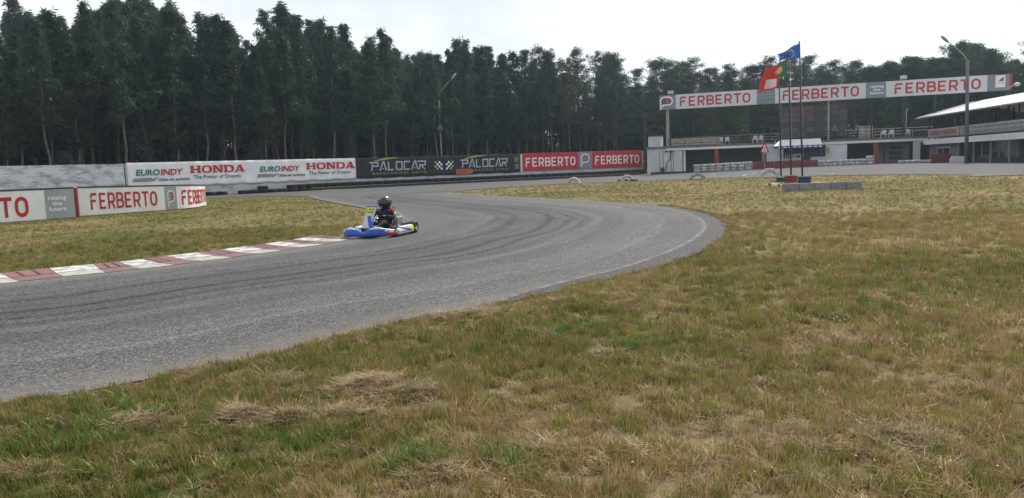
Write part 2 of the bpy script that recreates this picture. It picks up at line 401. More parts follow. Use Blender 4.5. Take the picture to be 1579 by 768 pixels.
# how dry the turf is: 0 lush green, 1 straw
PATCH = [(at(1260, 540), 2.2, 0.35), (at(1450, 455), 3.0, -0.45), (at(1400, 590), 1.6, 0.25), (at(600, 620), 0.9, 0.3), (at(350, 640), 0.6, 0.2), (at(560, 560), 1.2, -0.25), (at(250, 640), 1.3, -0.22),
         (at(100, 740), 0.9, -0.12), (at(880, 520), 1.4, -0.22), (at(990, 550), 0.9, -0.25), (at(1100, 340), 4.0, 0.25), (at(1270, 365), 7, 0.2), (at(700, 490), 0.8, 0.35), (at(1250, 450), 3.0, 0.1), (at(1000, 640), 1.0, 0.1),
         (at(400, 310), 8, -0.12), (at(200, 345), 5, -0.05), (at(1500, 285), 14, 0.15)]
def dry(x, y):
    x = np.asarray(x, float); y = np.asarray(y, float); r = np.hypot(x, y)
    d = 0.50 + 1.15 * (fbm(x, y, 3.2, 1) - 0.5) + 0.8 * (fbm(x, y, 0.8, 3, 3) - 0.5) * np.clip(14 / (r + 1), 0.25, 1)
    d = d + 0.06 * S((r - 12) / 25)
    for p, s, a in PATCH:
        d = d + a * np.exp(-((x - p.x) ** 2 + (y - p.y) ** 2) / (2 * s * s))
    return np.clip(d, 0, 1)

# ---------------------------------------------------------------- ground: one sheet out to the horizon
def relief(x, y):
    r = np.hypot(x, y)
    return (fbm(x, y, 1.3, 5, 3) - 0.5) * 0.09 + (fbm(x, y, 6.0, 2, 2) - 0.5) * 0.10 * S((r - 2) / 6)
def ground_z(x, y, cell=0.1, sd_=None):
    s = sdf(x, y) if sd_ is None else sd_
    lo = 0.012 + 0.03 * np.clip(np.asarray(cell) - 0.3, 0, 1)
    return ter(x, y) - lo + (lo + 0.035 + relief(x, y) * 0.8) * S((s - 0.3 * cell) / (cell + 0.2))
def make_ground():
    na, nr = 900, 250
    th = np.linspace(0, 2 * np.pi, na, endpoint=False)
    r = np.concatenate([[0.0], np.geomspace(0.35, 440, nr)])
    T, Rr = np.meshgrid(th, r[1:]); X = (Rr * np.sin(T)).ravel(); Y = (Rr * np.cos(T)).ravel()
    cell = (Rr * 0.032).ravel()
    X = np.concatenate([[0.0], X]); Y = np.concatenate([[0.0], Y]); cell = np.concatenate([[0.1], cell])
    near = np.hypot(X, Y) < 130
    s = np.full(X.shape, 50.0); s[near] = sdf(X[near], Y[near])
    Z = ground_z(X, Y, cell, s)
    V = np.stack([X, Y, Z], 1)
    fs = [(0, 1 + k, 1 + (k + 1) % na) for k in range(na)]
    for i in range(nr - 1):
        b = 1 + i * na; k = np.arange(na); k2 = (k + 1) % na
        fs += np.stack([b + k, b + na + k, b + na + k2, b + k2], 1).tolist()
    me = bpy.data.meshes.new('ground'); me.from_pydata(V.tolist(), [], fs); me.update()
    a = me.attributes.new('dry', 'FLOAT', 'POINT'); a.data.foreach_set('value', dry(X, Y).astype(np.float32))
    a = me.attributes.new('edge', 'FLOAT', 'POINT'); a.data.foreach_set('value', np.clip(1 - s / 1.2, 0, 1).astype(np.float32))
    me.polygons.foreach_set('use_smooth', [True] * len(me.polygons))
    m = bpy.data.materials.new('turf'); m.use_nodes = True; n = m.node_tree; b = n.nodes['Principled BSDF']; b.inputs['Roughness'].default_value = 0.95; b.inputs['Specular IOR Level'].default_value = 0.1
    def nd(t): return n.nodes.new(t)
    A = nd('ShaderNodeAttribute'); A.attribute_name = 'dry'; E = nd('ShaderNodeAttribute'); E.attribute_name = 'edge'
    g = nd('ShaderNodeNewGeometry')
    z1 = nd('ShaderNodeTexNoise'); z1.inputs['Scale'].default_value = 9; z1.inputs['Detail'].default_value = 8; z1.inputs['Roughness'].default_value = 0.75
    z2 = nd('ShaderNodeTexNoise'); z2.inputs['Scale'].default_value = 1.1; z2.inputs['Detail'].default_value = 8; z2.inputs['Roughness'].default_value = 0.7
    n.links.new(g.outputs['Position'], z1.inputs['Vector']); n.links.new(g.outputs['Position'], z2.inputs['Vector'])
    def mth(op, a, bb):
        q = nd('ShaderNodeMath'); q.operation = op
        for i, vv in enumerate((a, bb)):
            if isinstance(vv, (int, float)): q.inputs[i].default_value = vv
            else: n.links.new(vv, q.inputs[i])
        return q.outputs[0]
    f = mth('ADD', A.outputs['Fac'], mth('MULTIPLY', mth('SUBTRACT', z1.outputs['Fac'], 0.5), 1.1))
    f = mth('ADD', f, mth('MULTIPLY', mth('SUBTRACT', z2.outputs['Fac'], 0.5), 0.7))
    z3 = nd('ShaderNodeTexNoise'); z3.inputs['Scale'].default_value = 60; z3.inputs['Detail'].default_value = 4; z3.inputs['Roughness'].default_value = 0.8; n.links.new(g.outputs['Position'], z3.inputs['Vector'])
    f = mth('ADD', f, mth('MULTIPLY', mth('SUBTRACT', z3.outputs['Fac'], 0.5), 1.2))
    f = mth('ADD', f, mth('MULTIPLY', E.outputs['Fac'], 0.25))
    r_ = nd('ShaderNodeValToRGB'); el = r_.color_ramp.elements
    el[0].position = 0.05; el[0].color = (0.060, 0.074, 0.020, 1)
    el[1].position = 1.0; el[1].color = (0.235, 0.185, 0.105, 1)
    e = el.new(0.35); e.color = (0.118, 0.118, 0.036, 1)
    e = el.new(0.62); e.color = (0.165, 0.132, 0.056, 1)
    n.links.new(f, r_.inputs[0]); n.links.new(r_.outputs[0], b.inputs['Base Color'])
    bp = nd('ShaderNodeBump'); bp.inputs['Strength'].default_value = 0.9; bp.inputs['Distance'].default_value = 0.05
    n.links.new(z1.outputs['Fac'], bp.inputs['Height']); n.links.new(bp.outputs[0], b.inputs['Normal'])
    me.materials.append(m)
    tag(link('ground', me), kind='structure')
make_ground()

# ---------------------------------------------------------------- asphalt
NE = np.array([[p.x, p.y] for p in near_c])
def make_asphalt():
    xs = np.arange(OA[:, 0].min(), OA[:, 0].max(), 0.55); ys = np.arange(OA[:, 1].min(), OA[:, 1].max(), 0.55)
    X, Y = np.meshgrid(xs, ys); X = X.ravel() + RNG.uniform(-.1, .1, X.size); Y = Y.ravel() + RNG.uniform(-.1, .1, Y.size)
    vis = (Y < 40) | ((np.round(X / 0.55) % 3 == 0) & (np.round(Y / 0.55) % 3 == 0))
    X, Y = X[vis], Y[vis]
    k = inside(X, Y); X, Y = X[k], Y[k]; d = dist_line(X, Y, OA, True); k = d > 0.25; X, Y = X[k], Y[k]
    pts = [Vector((p.x, p.y)) for p in OUT] + [Vector((a, b)) for a, b in zip(X, Y)]
    n = len(OUT); edges = [(i, (i + 1) % n) for i in range(n)]
    vo, eo, fo, *_ = delaunay_2d_cdt(pts, edges, [list(range(n))], 1, 1e-4)
    V = np.array([[p.x, p.y] for p in vo]); Z = ter(V[:, 0], V[:, 1])
    me = bpy.data.meshes.new('track'); me.from_pydata([(a, b, c) for (a, b), c in zip(V, Z)], [], [tuple(f) for f in fo]); me.update()
    a = me.attributes.new('off', 'FLOAT', 'POINT'); a.data.foreach_set('value', dist_line(V[:, 0], V[:, 1], NE).astype(np.float32))
    a = me.attributes.new('rim', 'FLOAT', 'POINT'); a.data.foreach_set('value', dist_line(V[:, 0], V[:, 1], OA, True).astype(np.float32))
    me.polygons.foreach_set('use_smooth', [True] * len(me.polygons))
    m = bpy.data.materials.new('asphalt'); m.use_nodes = True; n_ = m.node_tree; b = n_.nodes['Principled BSDF']
    b.inputs['Specular IOR Level'].default_value = 0.25
    def nd(t): return n_.nodes.new(t)
    def lk(a, b): n_.links.new(a, b)
    def mth(op, *a, clamp=False):
        q = nd('ShaderNodeMath'); q.operation = op; q.use_clamp = clamp
        for i, vv in enumerate(a):
            if isinstance(vv, (int, float)): q.inputs[i].default_value = vv
            else: lk(vv, q.inputs[i])
        return q.outputs[0]
    def noise(sc, det=5, ro=0.6, vec=None):
        z = nd('ShaderNodeTexNoise'); z.inputs['Scale'].default_value = sc; z.inputs['Detail'].default_value = det; z.inputs['Roughness'].default_value = ro
        lk(vec or g.outputs['Position'], z.inputs['Vector']); return z.outputs['Fac']
    g = nd('ShaderNodeNewGeometry'); A = nd('ShaderNodeAttribute'); A.attribute_name = 'off'; E = nd('ShaderNodeAttribute'); E.attribute_name = 'rim'
    off = mth('ADD', A.outputs['Fac'], mth('MULTIPLY', mth('SUBTRACT', noise(0.35, 3), 0.5), 0.9))
    # fine stone speckle
    vo_ = nd('ShaderNodeTexVoronoi'); vo_.inputs['Scale'].default_value = 56; lk(g.outputs['Position'], vo_.inputs['Vector'])
    sp = nd('ShaderNodeSeparateColor'); lk(vo_.outputs['Color'], sp.inputs[0])
    speck = mth('ADD', mth('MULTIPLY', sp.outputs[0], 0.64), mth('MULTIPLY', noise(24, 4, 0.7), 0.5))
    r1 = nd('ShaderNodeValToRGB'); el = r1.color_ramp.elements; el[0].position = 0.15; el[0].color = (0.026, 0.026, 0.028, 1); el[1].position = 0.95; el[1].color = (0.215, 0.21, 0.205, 1)
    e = el.new(0.55); e.color = (0.066, 0.066, 0.069, 1)
    lk(speck, r1.inputs[0])
    # long stripes swept by the racing line: paler dusty bands and darker rubbered ones
    cv = nd('ShaderNodeCombineXYZ'); lk(off, cv.inputs[0])
    band = noise(0.85, 5, 0.65, cv.outputs[0])
    big = noise(0.18, 4, 0.6)
    st = mth('ADD', mth('MULTIPLY', mth('SUBTRACT', band, 0.5), 1.7), mth('MULTIPLY', mth('SUBTRACT', big, 0.5), 0.7))
    rl_ = mth('SUBTRACT', 1.0, mth('DIVIDE', mth('ABSOLUTE', mth('SUBTRACT', off, 5.0)), 2.6), clamp=True)
    val = mth('SUBTRACT', mth('ADD', 0.90, st), mth('MULTIPLY', rl_, 0.26))
    hs = nd('ShaderNodeHueSaturation'); lk(val, hs.inputs['Value']); lk(r1.outputs[0], hs.inputs['Color'])
    # dust and grit gathered along the edges
    rim = mth('ADD', E.outputs['Fac'], mth('MULTIPLY', mth('SUBTRACT', noise(1.8, 5, 0.7), 0.5), 1.3))
    dust = mth('SUBTRACT', 1.0, mth('DIVIDE', rim, 0.9), clamp=True)
    mx = nd('ShaderNodeMix'); mx.data_type = 'RGBA'; lk(mth('MULTIPLY', dust, 0.55), mx.inputs[0]); lk(hs.outputs[0], mx.inputs[6]); mx.inputs[7].default_value = (0.19, 0.17, 0.14, 1)
    # thin pale scuffed lines on a few radii
    acc = None
    for r0, wd, k in ((1.55, 0.05, 0.30), (3.55, 0.07, 0.34), (3.9, 0.04, -0.25), (5.2, 0.05, 0.18), (2.5, 0.10, 0.16), (4.30, 0.07, -0.55), (4.85, 0.07, -0.55), (5.9, 0.10, -0.45), (6.5, 0.08, -0.45)):
        o2 = mth('ADD', A.outputs['Fac'], mth('MULTIPLY', mth('SUBTRACT', noise(0.12, 2), 0.5), 1.6))
        t = mth('SUBTRACT', 1.0, mth('DIVIDE', mth('ABSOLUTE', mth('SUBTRACT', o2, r0)), wd * 2.2), clamp=True)
        t = mth('MULTIPLY', mth('MULTIPLY', t, k), mth('MULTIPLY', noise(3.0, 4, 0.7), 1.6))
        acc = t if acc is None else mth('ADD', acc, t)
    mv = nd('ShaderNodeMix'); mv.data_type = 'RGBA'; mv.blend_type = 'ADD'; mv.inputs[0].default_value = 1.0
    cc = nd('ShaderNodeCombineColor'); s_ = mth('MULTIPLY', acc, 0.10)
    lk(s_, cc.inputs[0]); lk(s_, cc.inputs[1]); lk(mth('MULTIPLY', s_, 0.9), cc.inputs[2])
    lk(mx.outputs[2], mv.inputs[6]); lk(cc.outputs[0], mv.inputs[7])
    lk(mv.outputs[2], b.inputs['Base Color'])
    b.inputs['Roughness'].default_value = 0.82
    bp = nd('ShaderNodeBump'); bp.inputs['Strength'].default_value = 0.7; bp.inputs['Distance'].default_value = 0.012; lk(speck, bp.inputs['Height']); lk(bp.outputs[0], b.inputs['Normal'])
    me.materials.append(m)
    tag(link('race_track', me), kind='structure')
make_asphalt()

def ribbon(name, line, w0, w1, dz, m, parent=None, i0=0, i1=None):
    """strip along a ground line between two sideways offsets, dz above the ground"""
    P = [Vector((p[0], p[1])) for p in line][i0:i1]; mb = MB(); n = len(P)
    for i in range(n):
        d = (P[min(i + 1, n - 1)] - P[max(i - 1, 0)]).normalized(); s = Vector((-d.y, d.x))
        for o in (w0, w1):
            q = P[i] + s * o; mb.v.append((q.x, q.y, float(ter(q.x, q.y)) + dz))
    for i in range(n - 1): mb.f.append((2 * i, 2 * i + 2, 2 * i + 3, 2 * i + 1))
    me = bpy.data.meshes.new(name); me.from_pydata(mb.v, [], mb.f); me.update(); me.materials.append(m)
    return link(name, me, parent)
def wornmat(name, c, under, lo, hi, sc=3.0):
    m = bpy.data.materials.new(name); m.use_nodes = True; n = m.node_tree; b = n.nodes['Principled BSDF']; b.inputs['Roughness'].default_value = 0.8; b.inputs['Specular IOR Level'].default_value = 0.2
    g = n.nodes.new('ShaderNodeNewGeometry'); z = n.nodes.new('ShaderNodeTexNoise'); z.inputs['Scale'].default_value = sc; z.inputs['Detail'].default_value = 9; z.inputs['Roughness'].default_value = 0.72
    n.links.new(g.outputs['Position'], z.inputs['Vector'])
    r = n.nodes.new('ShaderNodeValToRGB'); r.color_ramp.elements[0].position = lo; r.color_ramp.elements[1].position = hi
    r.color_ramp.elements[0].color = tuple(under) + (1,); r.color_ramp.elements[1].color = tuple(c) + (1,)
    n.links.new(z.outputs['Fac'], r.inputs[0]); n.links.new(r.outputs[0], b.inputs['Base Color']); return m
M['line_worn'] = wornmat('line_worn', (0.25, 0.25, 0.24), (0.085, 0.085, 0.085), 0.44, 0.70, 5)
M['kerb_white'] = wornmat('kerb_white', (0.56, 0.56, 0.54), (0.20, 0.20, 0.19), 0.40, 0.56, 4.5)
M['kerb_red'] = wornmat('kerb_red', (0.25, 0.112, 0.11), (0.17, 0.10, 0.10), 0.34, 0.62, 4)
M['flat_white'] = wornmat('flat_white', (0.44, 0.44, 0.41), (0.20, 0.20, 0.19), 0.34, 0.60, 5)
M['flat_red'] = wornmat('flat_red', (0.20, 0.115, 0.12), (0.13, 0.105, 0.112), 0.30, 0.62, 4)
M['grit'] = wornmat('grit', (0.12, 0.118, 0.115), (0.022, 0.022, 0.024), 0.40, 0.66, 14)

# worn white edge line round the bend, and the dark gritty shoulder outside it
iA = next(i for i, p in enumerate(near_c) if p.y > at(760, 470).y); iB = next(i for i, p in enumerate(near_c) if p.y > at(940, 311.5).y)
def taper(name, line, i0, i1, inner, width, dz, m):
    P = [Vector((p[0], p[1])) for p in line]; mb = MB()
    for i in range(i0, i1):
        d = (P[i + 1] - P[i - 1]).normalized(); s = Vector((-d.y, d.x)); t = math.sin(math.pi * (i - i0) / (i1 - i0 - 1)) ** 0.7
        for o in inner(t), inner(t) + width(t):
            q = P[i] + s * o; mb.v.append((q.x, q.y, float(ter(q.x, q.y)) + dz))
    for k in range(len(mb.v) // 2 - 1): mb.f.append((2 * k, 2 * k + 2, 2 * k + 3, 2 * k + 1))
    me = bpy.data.meshes.new(name); me.from_pydata(mb.v, [], mb.f); me.update(); me.materials.append(m); return link(name, me)
tag(taper('edge_line', near_c, iA, iB + 4, lambda t: 0.05 + 0.48 * t, lambda t: 0.10, 0.004, M['line_worn']), kind='structure')
tag(taper('shoulder', near_c, iA, iB + 4, lambda t: -0.02, lambda t: 0.06 + 0.48 * t, 0.0035, M['grit']), kind='structure')
isl_xy = [Vector((p.x, p.y)) for p in isl_low]
i0 = min(range(len(isl_xy)), key=lambda i: (isl_xy[i] - at(602, 339).xy).length)
tag(ribbon('island_edge_line', isl_xy, -0.14, 0.0, 0.004, M['line_worn'], None, i0, None), kind='structure')
tag(ribbon('infield_edge_line', infield_c, 0.0, 0.16, 0.004, M['line_worn'], None, 0, 8), kind='structure')
tag(ribbon('infield_near_line', near_c, 0.0, 0.14, 0.0042, M['line_worn'], None, iB + 2, None), kind='structure')
# start grid dashes on the far straight
for k, (a, b) in enumerate((((1096, 270.2), (1104, 268.4)), ((1145, 271), (1152, 268.5)), ((1160, 267.6), (1167, 266)), ((1280, 268.0), (1287, 266.8)))):
    p, q = at(*a), at(*b); d = (q - p).normalized(); s = Vector((-d.y, d.x, 0)) * 0.09
    mb = MB(); mb.add([Vector((c.x, c.y, float(ter(c.x, c.y)) + 0.006)) for c in (p - s, p + s, q + s, q - s)], [(0, 1, 2, 3)])
    tag(mb.build('grid_mark', M['flat_white']), kind='structure')

# ---------------------------------------------------------------- red and white kerb on the inside of the bend
def make_kerb():
    root = empty('kerb'); tag(root, kind='structure')
    line = smooth_line(kerb_low + poly([(572, 361)]), 40)
    arc = [0.0]
    for a, b in zip(line, line[1:]): arc.append(arc[-1] + (b - a).length)
    def P(s):
        i = int(np.searchsorted(arc, s)); i = min(max(i, 1), len(line) - 1)
        t = (s - arc[i - 1]) / max(1e-6, arc[i] - arc[i - 1]); q = line[i - 1].lerp(line[i], t)
        d = (line[min(i + 1, len(line) - 1)] - line[max(i - 2, 0)]).normalized(); return q, Vector((-d.y, d.x))
    def s_of(px, py):
        g = at(px, py); return arc[min(range(len(line)), key=lambda i: (line[i] - g.xy).length)]
    # block joints along the lower edge (first white | red | white ...)
    js = [s_of(*p) for p in ((31, 434), (98, 427), (164, 420.6), (217, 415), (269, 409), (311, 403), (359, 397))]
    L_ = (js[-1] - js[0]) / (len(js) - 1)
    while js[0] > 1.0: js.insert(0, js[0] - L_)
    while js[-1] + L_ < arc[-1] - 0.2: js.append(js[-1] + L_)
    k31 = min(range(len(js)), key=lambda i: abs(js[i] - s_of(31, 434)))
    for k in range(len(js) - 1):
        red = (k - k31) % 2 == 0
        a, b = js[k] + 0.006, js[k + 1] - 0.006; n = 6
        mb = MB(); fl = MB()
        for j in range(n + 1):
            s = a + (b - a) * j / n; q, nn = P(s)
            z = float(ter(q.x, q.y))
            e0 = q; e1 = q + nn * 0.64; e2 = q + nn * 0.655; e3 = q + nn * 1.25
            fl.v += [(e0.x, e0.y, z + 0.008), (e1.x, e1.y, z + 0.014)]
            mb.v += [(e2.x, e2.y, z - 0.02), (e2.x, e2.y, z + 0.02), (e3.x, e3.y, z + 0.062), (e3.x, e3.y, z - 0.02)]
        for j in range(n):
            fl.f.append((2 * j, 2 * j + 2, 2 * j + 3, 2 * j + 1))
            for i in range(3): mb.f.append((4 * j + i, 4 * j + 4 + i, 4 * j + 5 + i, 4 * j + 1 + i))
        mb.f += [(0, 1, 2, 3), (4 * n + 3, 4 * n + 2, 4 * n + 1, 4 * n)]
        blk = mb.build('kerb_block', M['kerb_red'] if red else M['kerb_white'], root)
        fl.build('painted_strip', M['flat_red'] if red else M['flat_white'], root)
        # two cross joints in each red block, sunk dark lines in the photo
        for t in ((0.30, 0.66) if red else ()):
            s = a + (b - a) * t; q, nn = P(s); q2, _ = P(s + 0.045); z = float(ter(q.x, q.y)); g_ = MB()
            for qq in (q, q2):
                for o, h in ((0.68, 0.0217), (1.18, 0.057)):
                    e = qq + nn * o; g_.v.append((e.x, e.y, z + h + 0.004))
            g_.f = [(0, 1, 3, 2)]; g_.build('joint', M['rubber'], blk)
make_kerb()
# ---------------------------------------------------------------- long concrete wall behind the track, with its banners
def wp(px, Y):
    p = pt(px, hor(px), Y); return Vector((p.x, p.y, float(ter(p.x, p.y))))
WALL = [wp(-330, 47), wp(-60, 57), wp(195, 66.5), wp(548, 82), wp(802, 93), wp(992, 102)]
WH = 3.08
def wallmat(name, base, stain, lo, hi):
    """whitewashed block wall: faint courses, peeled and sooty patches"""
    m = bpy.data.materials.new(name); m.use_nodes = True; n = m.node_tree; b = n.nodes['Principled BSDF']; b.inputs['Roughness'].default_value = 0.9
    t = n.nodes.new('ShaderNodeTexCoord'); br = n.nodes.new('ShaderNodeTexBrick')
    br.inputs['Scale'].default_value = 1.0; br.inputs['Brick Width'].default_value = 0.5; br.inputs['Row Height'].default_value = 0.22; br.inputs['Mortar Size'].default_value = 0.012
    br.inputs['Color1'].default_value = (1, 1, 1, 1); br.inputs['Color2'].default_value = (0.86, 0.86, 0.86, 1); br.inputs['Mortar'].default_value = (0.5, 0.5, 0.5, 1)
    mp_ = n.nodes.new('ShaderNodeMapping'); mp_.inputs['Scale'].default_value = (0.6, 1.5, 1.0)
    z = n.nodes.new('ShaderNodeTexNoise'); z.inputs['Scale'].default_value = 1.4; z.inputs['Detail'].default_value = 9; z.inputs['Roughness'].default_value = 0.75
    n.links.new(t.outputs['Object'], br.inputs['Vector']); n.links.new(t.outputs['Object'], mp_.inputs['Vector']); n.links.new(mp_.outputs[0], z.inputs['Vector'])
    r = n.nodes.new('ShaderNodeValToRGB'); r.color_ramp.elements[0].position = lo; r.color_ramp.elements[1].position = hi
    r.color_ramp.elements[0].color = tuple(stain) + (1,); r.color_ramp.elements[1].color = tuple(base) + (1,)
    n.links.new(z.outputs['Fac'], r.inputs[0])
    mx = n.nodes.new('ShaderNodeMix'); mx.data_type = 'RGBA'; mx.blend_type = 'MULTIPLY'; mx.inputs[0].default_value = 0.4
    n.links.new(r.outputs[0], mx.inputs[6]); n.links.new(br.outputs['Color'], mx.inputs[7]); n.links.new(mx.outputs[2], b.inputs['Base Color'])
    bp = n.nodes.new('ShaderNodeBump'); bp.inputs['Strength'].default_value = 0.5; bp.inputs['Distance'].default_value = 0.02
    n.links.new(br.outputs['Fac'], bp.inputs['Height']); bp.invert = True; n.links.new(bp.outputs[0], b.inputs['Normal'])
    return m
M['wall_dirty'] = wallmat('wall_dirty', (0.72, 0.74, 0.77), (0.27, 0.285, 0.31), 0.36, 0.54)
M['wall_plain'] = wallmat('wall_plain', (0.62, 0.62, 0.61), (0.30, 0.30, 0.29), 0.30, 0.50)
def wall_thing(P, Q, label, m, npan):
    fr = frame(P, Q); root = empty('concrete_wall', M=fr); tag(root, label, 'wall'); L_ = (Q - P).length; w_ = L_ / npan
    for k in range(npan):
        mb = MB(); mb.box(k * w_ + 0.06, (k + 1) * w_ - 0.06, -0.3, WH - 0.1, -0.10, 0.10); mb.build('wall_panel', m, root)
        mb = MB(); mb.box(k * w_ - 0.06, k * w_ + 0.06, -0.3, WH - 0.05, -0.13, 0.125); mb.build('wall_post', m, root)
        mb = MB(); mb.box(k * w_ + 0.062, (k + 1) * w_ - 0.062, WH - 0.1, WH - 0.03, -0.13, 0.125); mb.build('coping', m, root)
    return root, L_
wall_thing(WALL[0], WALL[1], 'sooty whitewashed block wall at the left edge behind the near advertising boards', M['wall_dirty'], 4)
wall_thing(WALL[1], WALL[2] - (WALL[2] - WALL[1]).normalized() * 0.12, 'stained whitewashed block wall left of the long white banner', M['wall_dirty'], 3)
wall_thing(WALL[2], WALL[3], 'whitewashed wall carrying the long white sponsor banner', M['wall_plain'], 5)
wall_thing(WALL[3], WALL[4], 'whitewashed wall carrying the black sponsor banner', M['wall_plain'], 4)
wall_thing(WALL[4], WALL[5], 'whitewashed wall carrying the red advertising panels', M['wall_plain'], 4)

def wv(u, y, seed):
    return 0.035 * math.sin(u * 1.9 + seed + 1.3 * math.sin(y * 2)) * math.sin(y * 1.1 + u * 0.35) + 0.02 * math.sin(u * 5.1 + y * 3 + seed)
def sheet(name, u0, u1, y0, y1, m, parent, fn, nu=60, ny=8, th=0.012, sag=0.0, smooth=True):
    mb = MB()
    for s in (0, -th):
        for j in range(ny + 1):
            for i in range(nu + 1):
                u = u0 + (u1 - u0) * i / nu; y = y0 + (y1 - y0) * j / ny
                y += -sag * abs(math.sin((u - u0) * 1.25)) * (1 - j / ny)
                mb.v.append(fn(u, y, s))
    N = (nu + 1) * (ny + 1)
    for j in range(ny):
        for i in range(nu):
            a = j * (nu + 1) + i; q = (a, a + 1, a + nu + 2, a + nu + 1)
            mb.f.append(q); mb.f.append(tuple(N + k for k in reversed(q)))
    for i in range(nu):
        mb.f.append((i + 1, i, N + i, N + i + 1)); a = ny * (nu + 1) + i; mb.f.append((a, a + 1, N + a + 1, N + a))
    for j in range(ny):
        a = j * (nu + 1); mb.f.append((a, a + nu + 1, N + a + nu + 1, N + a)); a += nu; mb.f.append((a + nu + 1, a, N + a, N + a + nu + 1))
    return mb.build(name, m, parent, smooth=smooth)

# survey on a vertical plane given by its frame: photo pixel -> (along, height)
def on_plane(fr, px, py):
    o = fr.translation; n = Vector((fr[0][2], fr[1][2], fr[2][2])); u = Vector((fr[0][0], fr[1][0], fr[2][0]))
    d = ray(px, py); t = (o - CAM_P).dot(n) / d.dot(n); p = CAM_P + d * t
    return (p - o).dot(u), p.z - o.z

# slab-serif capitals for the red maker's name
def slab(ch, x, y, w, h, z0, z1, mb):
    t = w * 0.24; s = h * 0.17; e = w * 0.06
    def b(x0, x1, y0, y1): mb.prism([(x + x0, y + y0), (x + x1, y + y0), (x + x1, y + y1), (x + x0, y + y1)], z0, z1)
    if ch == 'H':
        b(e, e + t, 0, h); b(w - e - t, w - e, 0, h); b(e + t, w - e - t, h * 0.40, h * 0.58)
        for yy in (0, h - s): b(0, e, yy, yy + s); b(e + t, w * 0.40, yy, yy + s); b(w * 0.60, w - e - t, yy, yy + s); b(w - e, w, yy, yy + s)
    elif ch in 'OD':
        n = 20; o = []; i_ = []
        a0 = 0 if ch == 'O' else -math.pi / 2
        if ch == 'O':
            for k in range(n):
                a = 2 * math.pi * k / n; sg = lambda v: math.copysign(abs(v) ** 0.75, v)
                o.append((x + w / 2 + w / 2 * sg(math.cos(a)), y + h / 2 + h / 2 * sg(math.sin(a)))); i_.append((x + w / 2 + (w / 2 - t) * sg(math.cos(a)), y + h / 2 + (h / 2 - s) * sg(math.sin(a))))
        else:
            for k in range(n + 1):
                a = -math.pi / 2 + math.pi * k / n; sg = lambda v: math.copysign(abs(v) ** 0.7, v)
                o.append((x + w * 0.45 + w * 0.55 * sg(math.cos(a)), y + h / 2 + h / 2 * sg(math.sin(a)))); i_.append((x + w * 0.45 + (w * 0.55 - t) * sg(math.cos(a)), y + h / 2 + (h / 2 - s) * sg(math.sin(a))))
            b(e, e + t, 0, h); b(0, e, 0, s); b(0, e, h - s, h); b(e + t, w * 0.45, 0, s); b(e + t, w * 0.45, h - s, h)
        m_ = len(o)
        for k in range(m_ if ch == 'O' else m_ - 1):
            l = (k + 1) % m_; mb.prism([o[k], o[l], i_[l], i_[k]], z0, z1)
    elif ch == 'N':
        b(e, e + t * 0.8, 0, h); b(w - e - t * 0.8, w - e, 0, h)
        mb.prism([(x + e, y + h), (x + e + t * 1.2, y + h), (x + w - e, y), (x + w - e - t * 1.2, y)], z0 + 0.0011, z1 + 0.0011)
        b(-0.02 * w, e, h - s, h); b(0, e, 0, s); b(e + t * 0.8, w * 0.42, 0, s); b(w * 0.6, w - e - t * 0.8, h - s, h); b(w - e, w, h - s, h)
    elif ch == 'A':
        mb.prism([(x + w * 0.04, y), (x + w * 0.16, y), (x + w * 0.56, y + h), (x + w * 0.38, y + h)], z0, z1)
        mb.prism([(x + w * 0.66, y), (x + w * 0.96, y), (x + w * 0.66, y + h), (x + w * 0.38, y + h)], z0 + 0.0011, z1 + 0.0011)
        b(w * 0.25, w * 0.72, h * 0.22, h * 0.37); b(-0.04 * w, w * 0.30, 0, s * 0.8); b(w * 0.56, w * 1.04, -0.001, s * 0.8)

# round-cornered pen letters of the builders' name
def _arc(cx, cy, rx, ry, a0, a1, n=6): return [(cx + rx * math.cos(R(a0 + (a1 - a0) * k / n)), cy + ry * math.sin(R(a0 + (a1 - a0) * k / n))) for k in range(n + 1)]
_bow = lambda y0, y1, x1: [(0.1, y0)] + _arc(x1 - 0.24, (y0 + y1) / 2, 0.24, (y1 - y0) / 2, -90, 90) + [(0.1, y1)]
PEN = {'F': [[(0.09, 0), (0.09, 0.62)], [(0.86, 0.92), (0.09, 0.92)], [(0.09, 0.88), (0.09, 0.70)], [(0.0, 0.52), (0.70, 0.52)]],
       'E': [[(0.10, 0), (0.10, 1)], [(0.10, 0.92), (0.86, 0.92)], [(0.10, 0.50), (0.76, 0.50)], [(0.10, 0.08), (0.86, 0.08)]],
       'R': [[(0.10, 0), (0.10, 1)], _bow(0.42, 0.92, 0.88), [(0.52, 0.42), (0.88, 0.0)]],
       'B': [[(0.10, 0), (0.10, 1)], _bow(0.08, 0.50, 0.92), _bow(0.505, 0.92, 0.86)],
       'T': [[(0.5, 0), (0.5, 0.92)], [(0.02, 0.92), (0.98, 0.92)]],
       'O': [_arc(0.5, 0.64, 0.40, 0.28, 0, 180, 10) + _arc(0.5, 0.36, 0.40, 0.28, 180, 360, 10) + [(0.90, 0.64)]]}
def pen_name(word, x, y, w, h, m, parent, z, fn=None, wt=0.16):
    mb = MB(); n = len(word); lw = w / (n * 1.0) ; k = 0
    for j, ch in enumerate(word):
        for i, st in enumerate(PEN[ch]):
            mb.stroke([(x + j * lw + (0.06 + p[0] * 0.82) * lw, y + p[1] * h) for p in st], min(wt * h, 0.2 * lw), 0, 0.002 + 0.0006 * i)
    mb.v = [(fn(a, b, c + z) if fn else (a, b, c + z)) for a, b, c in mb.v]
    return mb.build('lettering', m, parent)

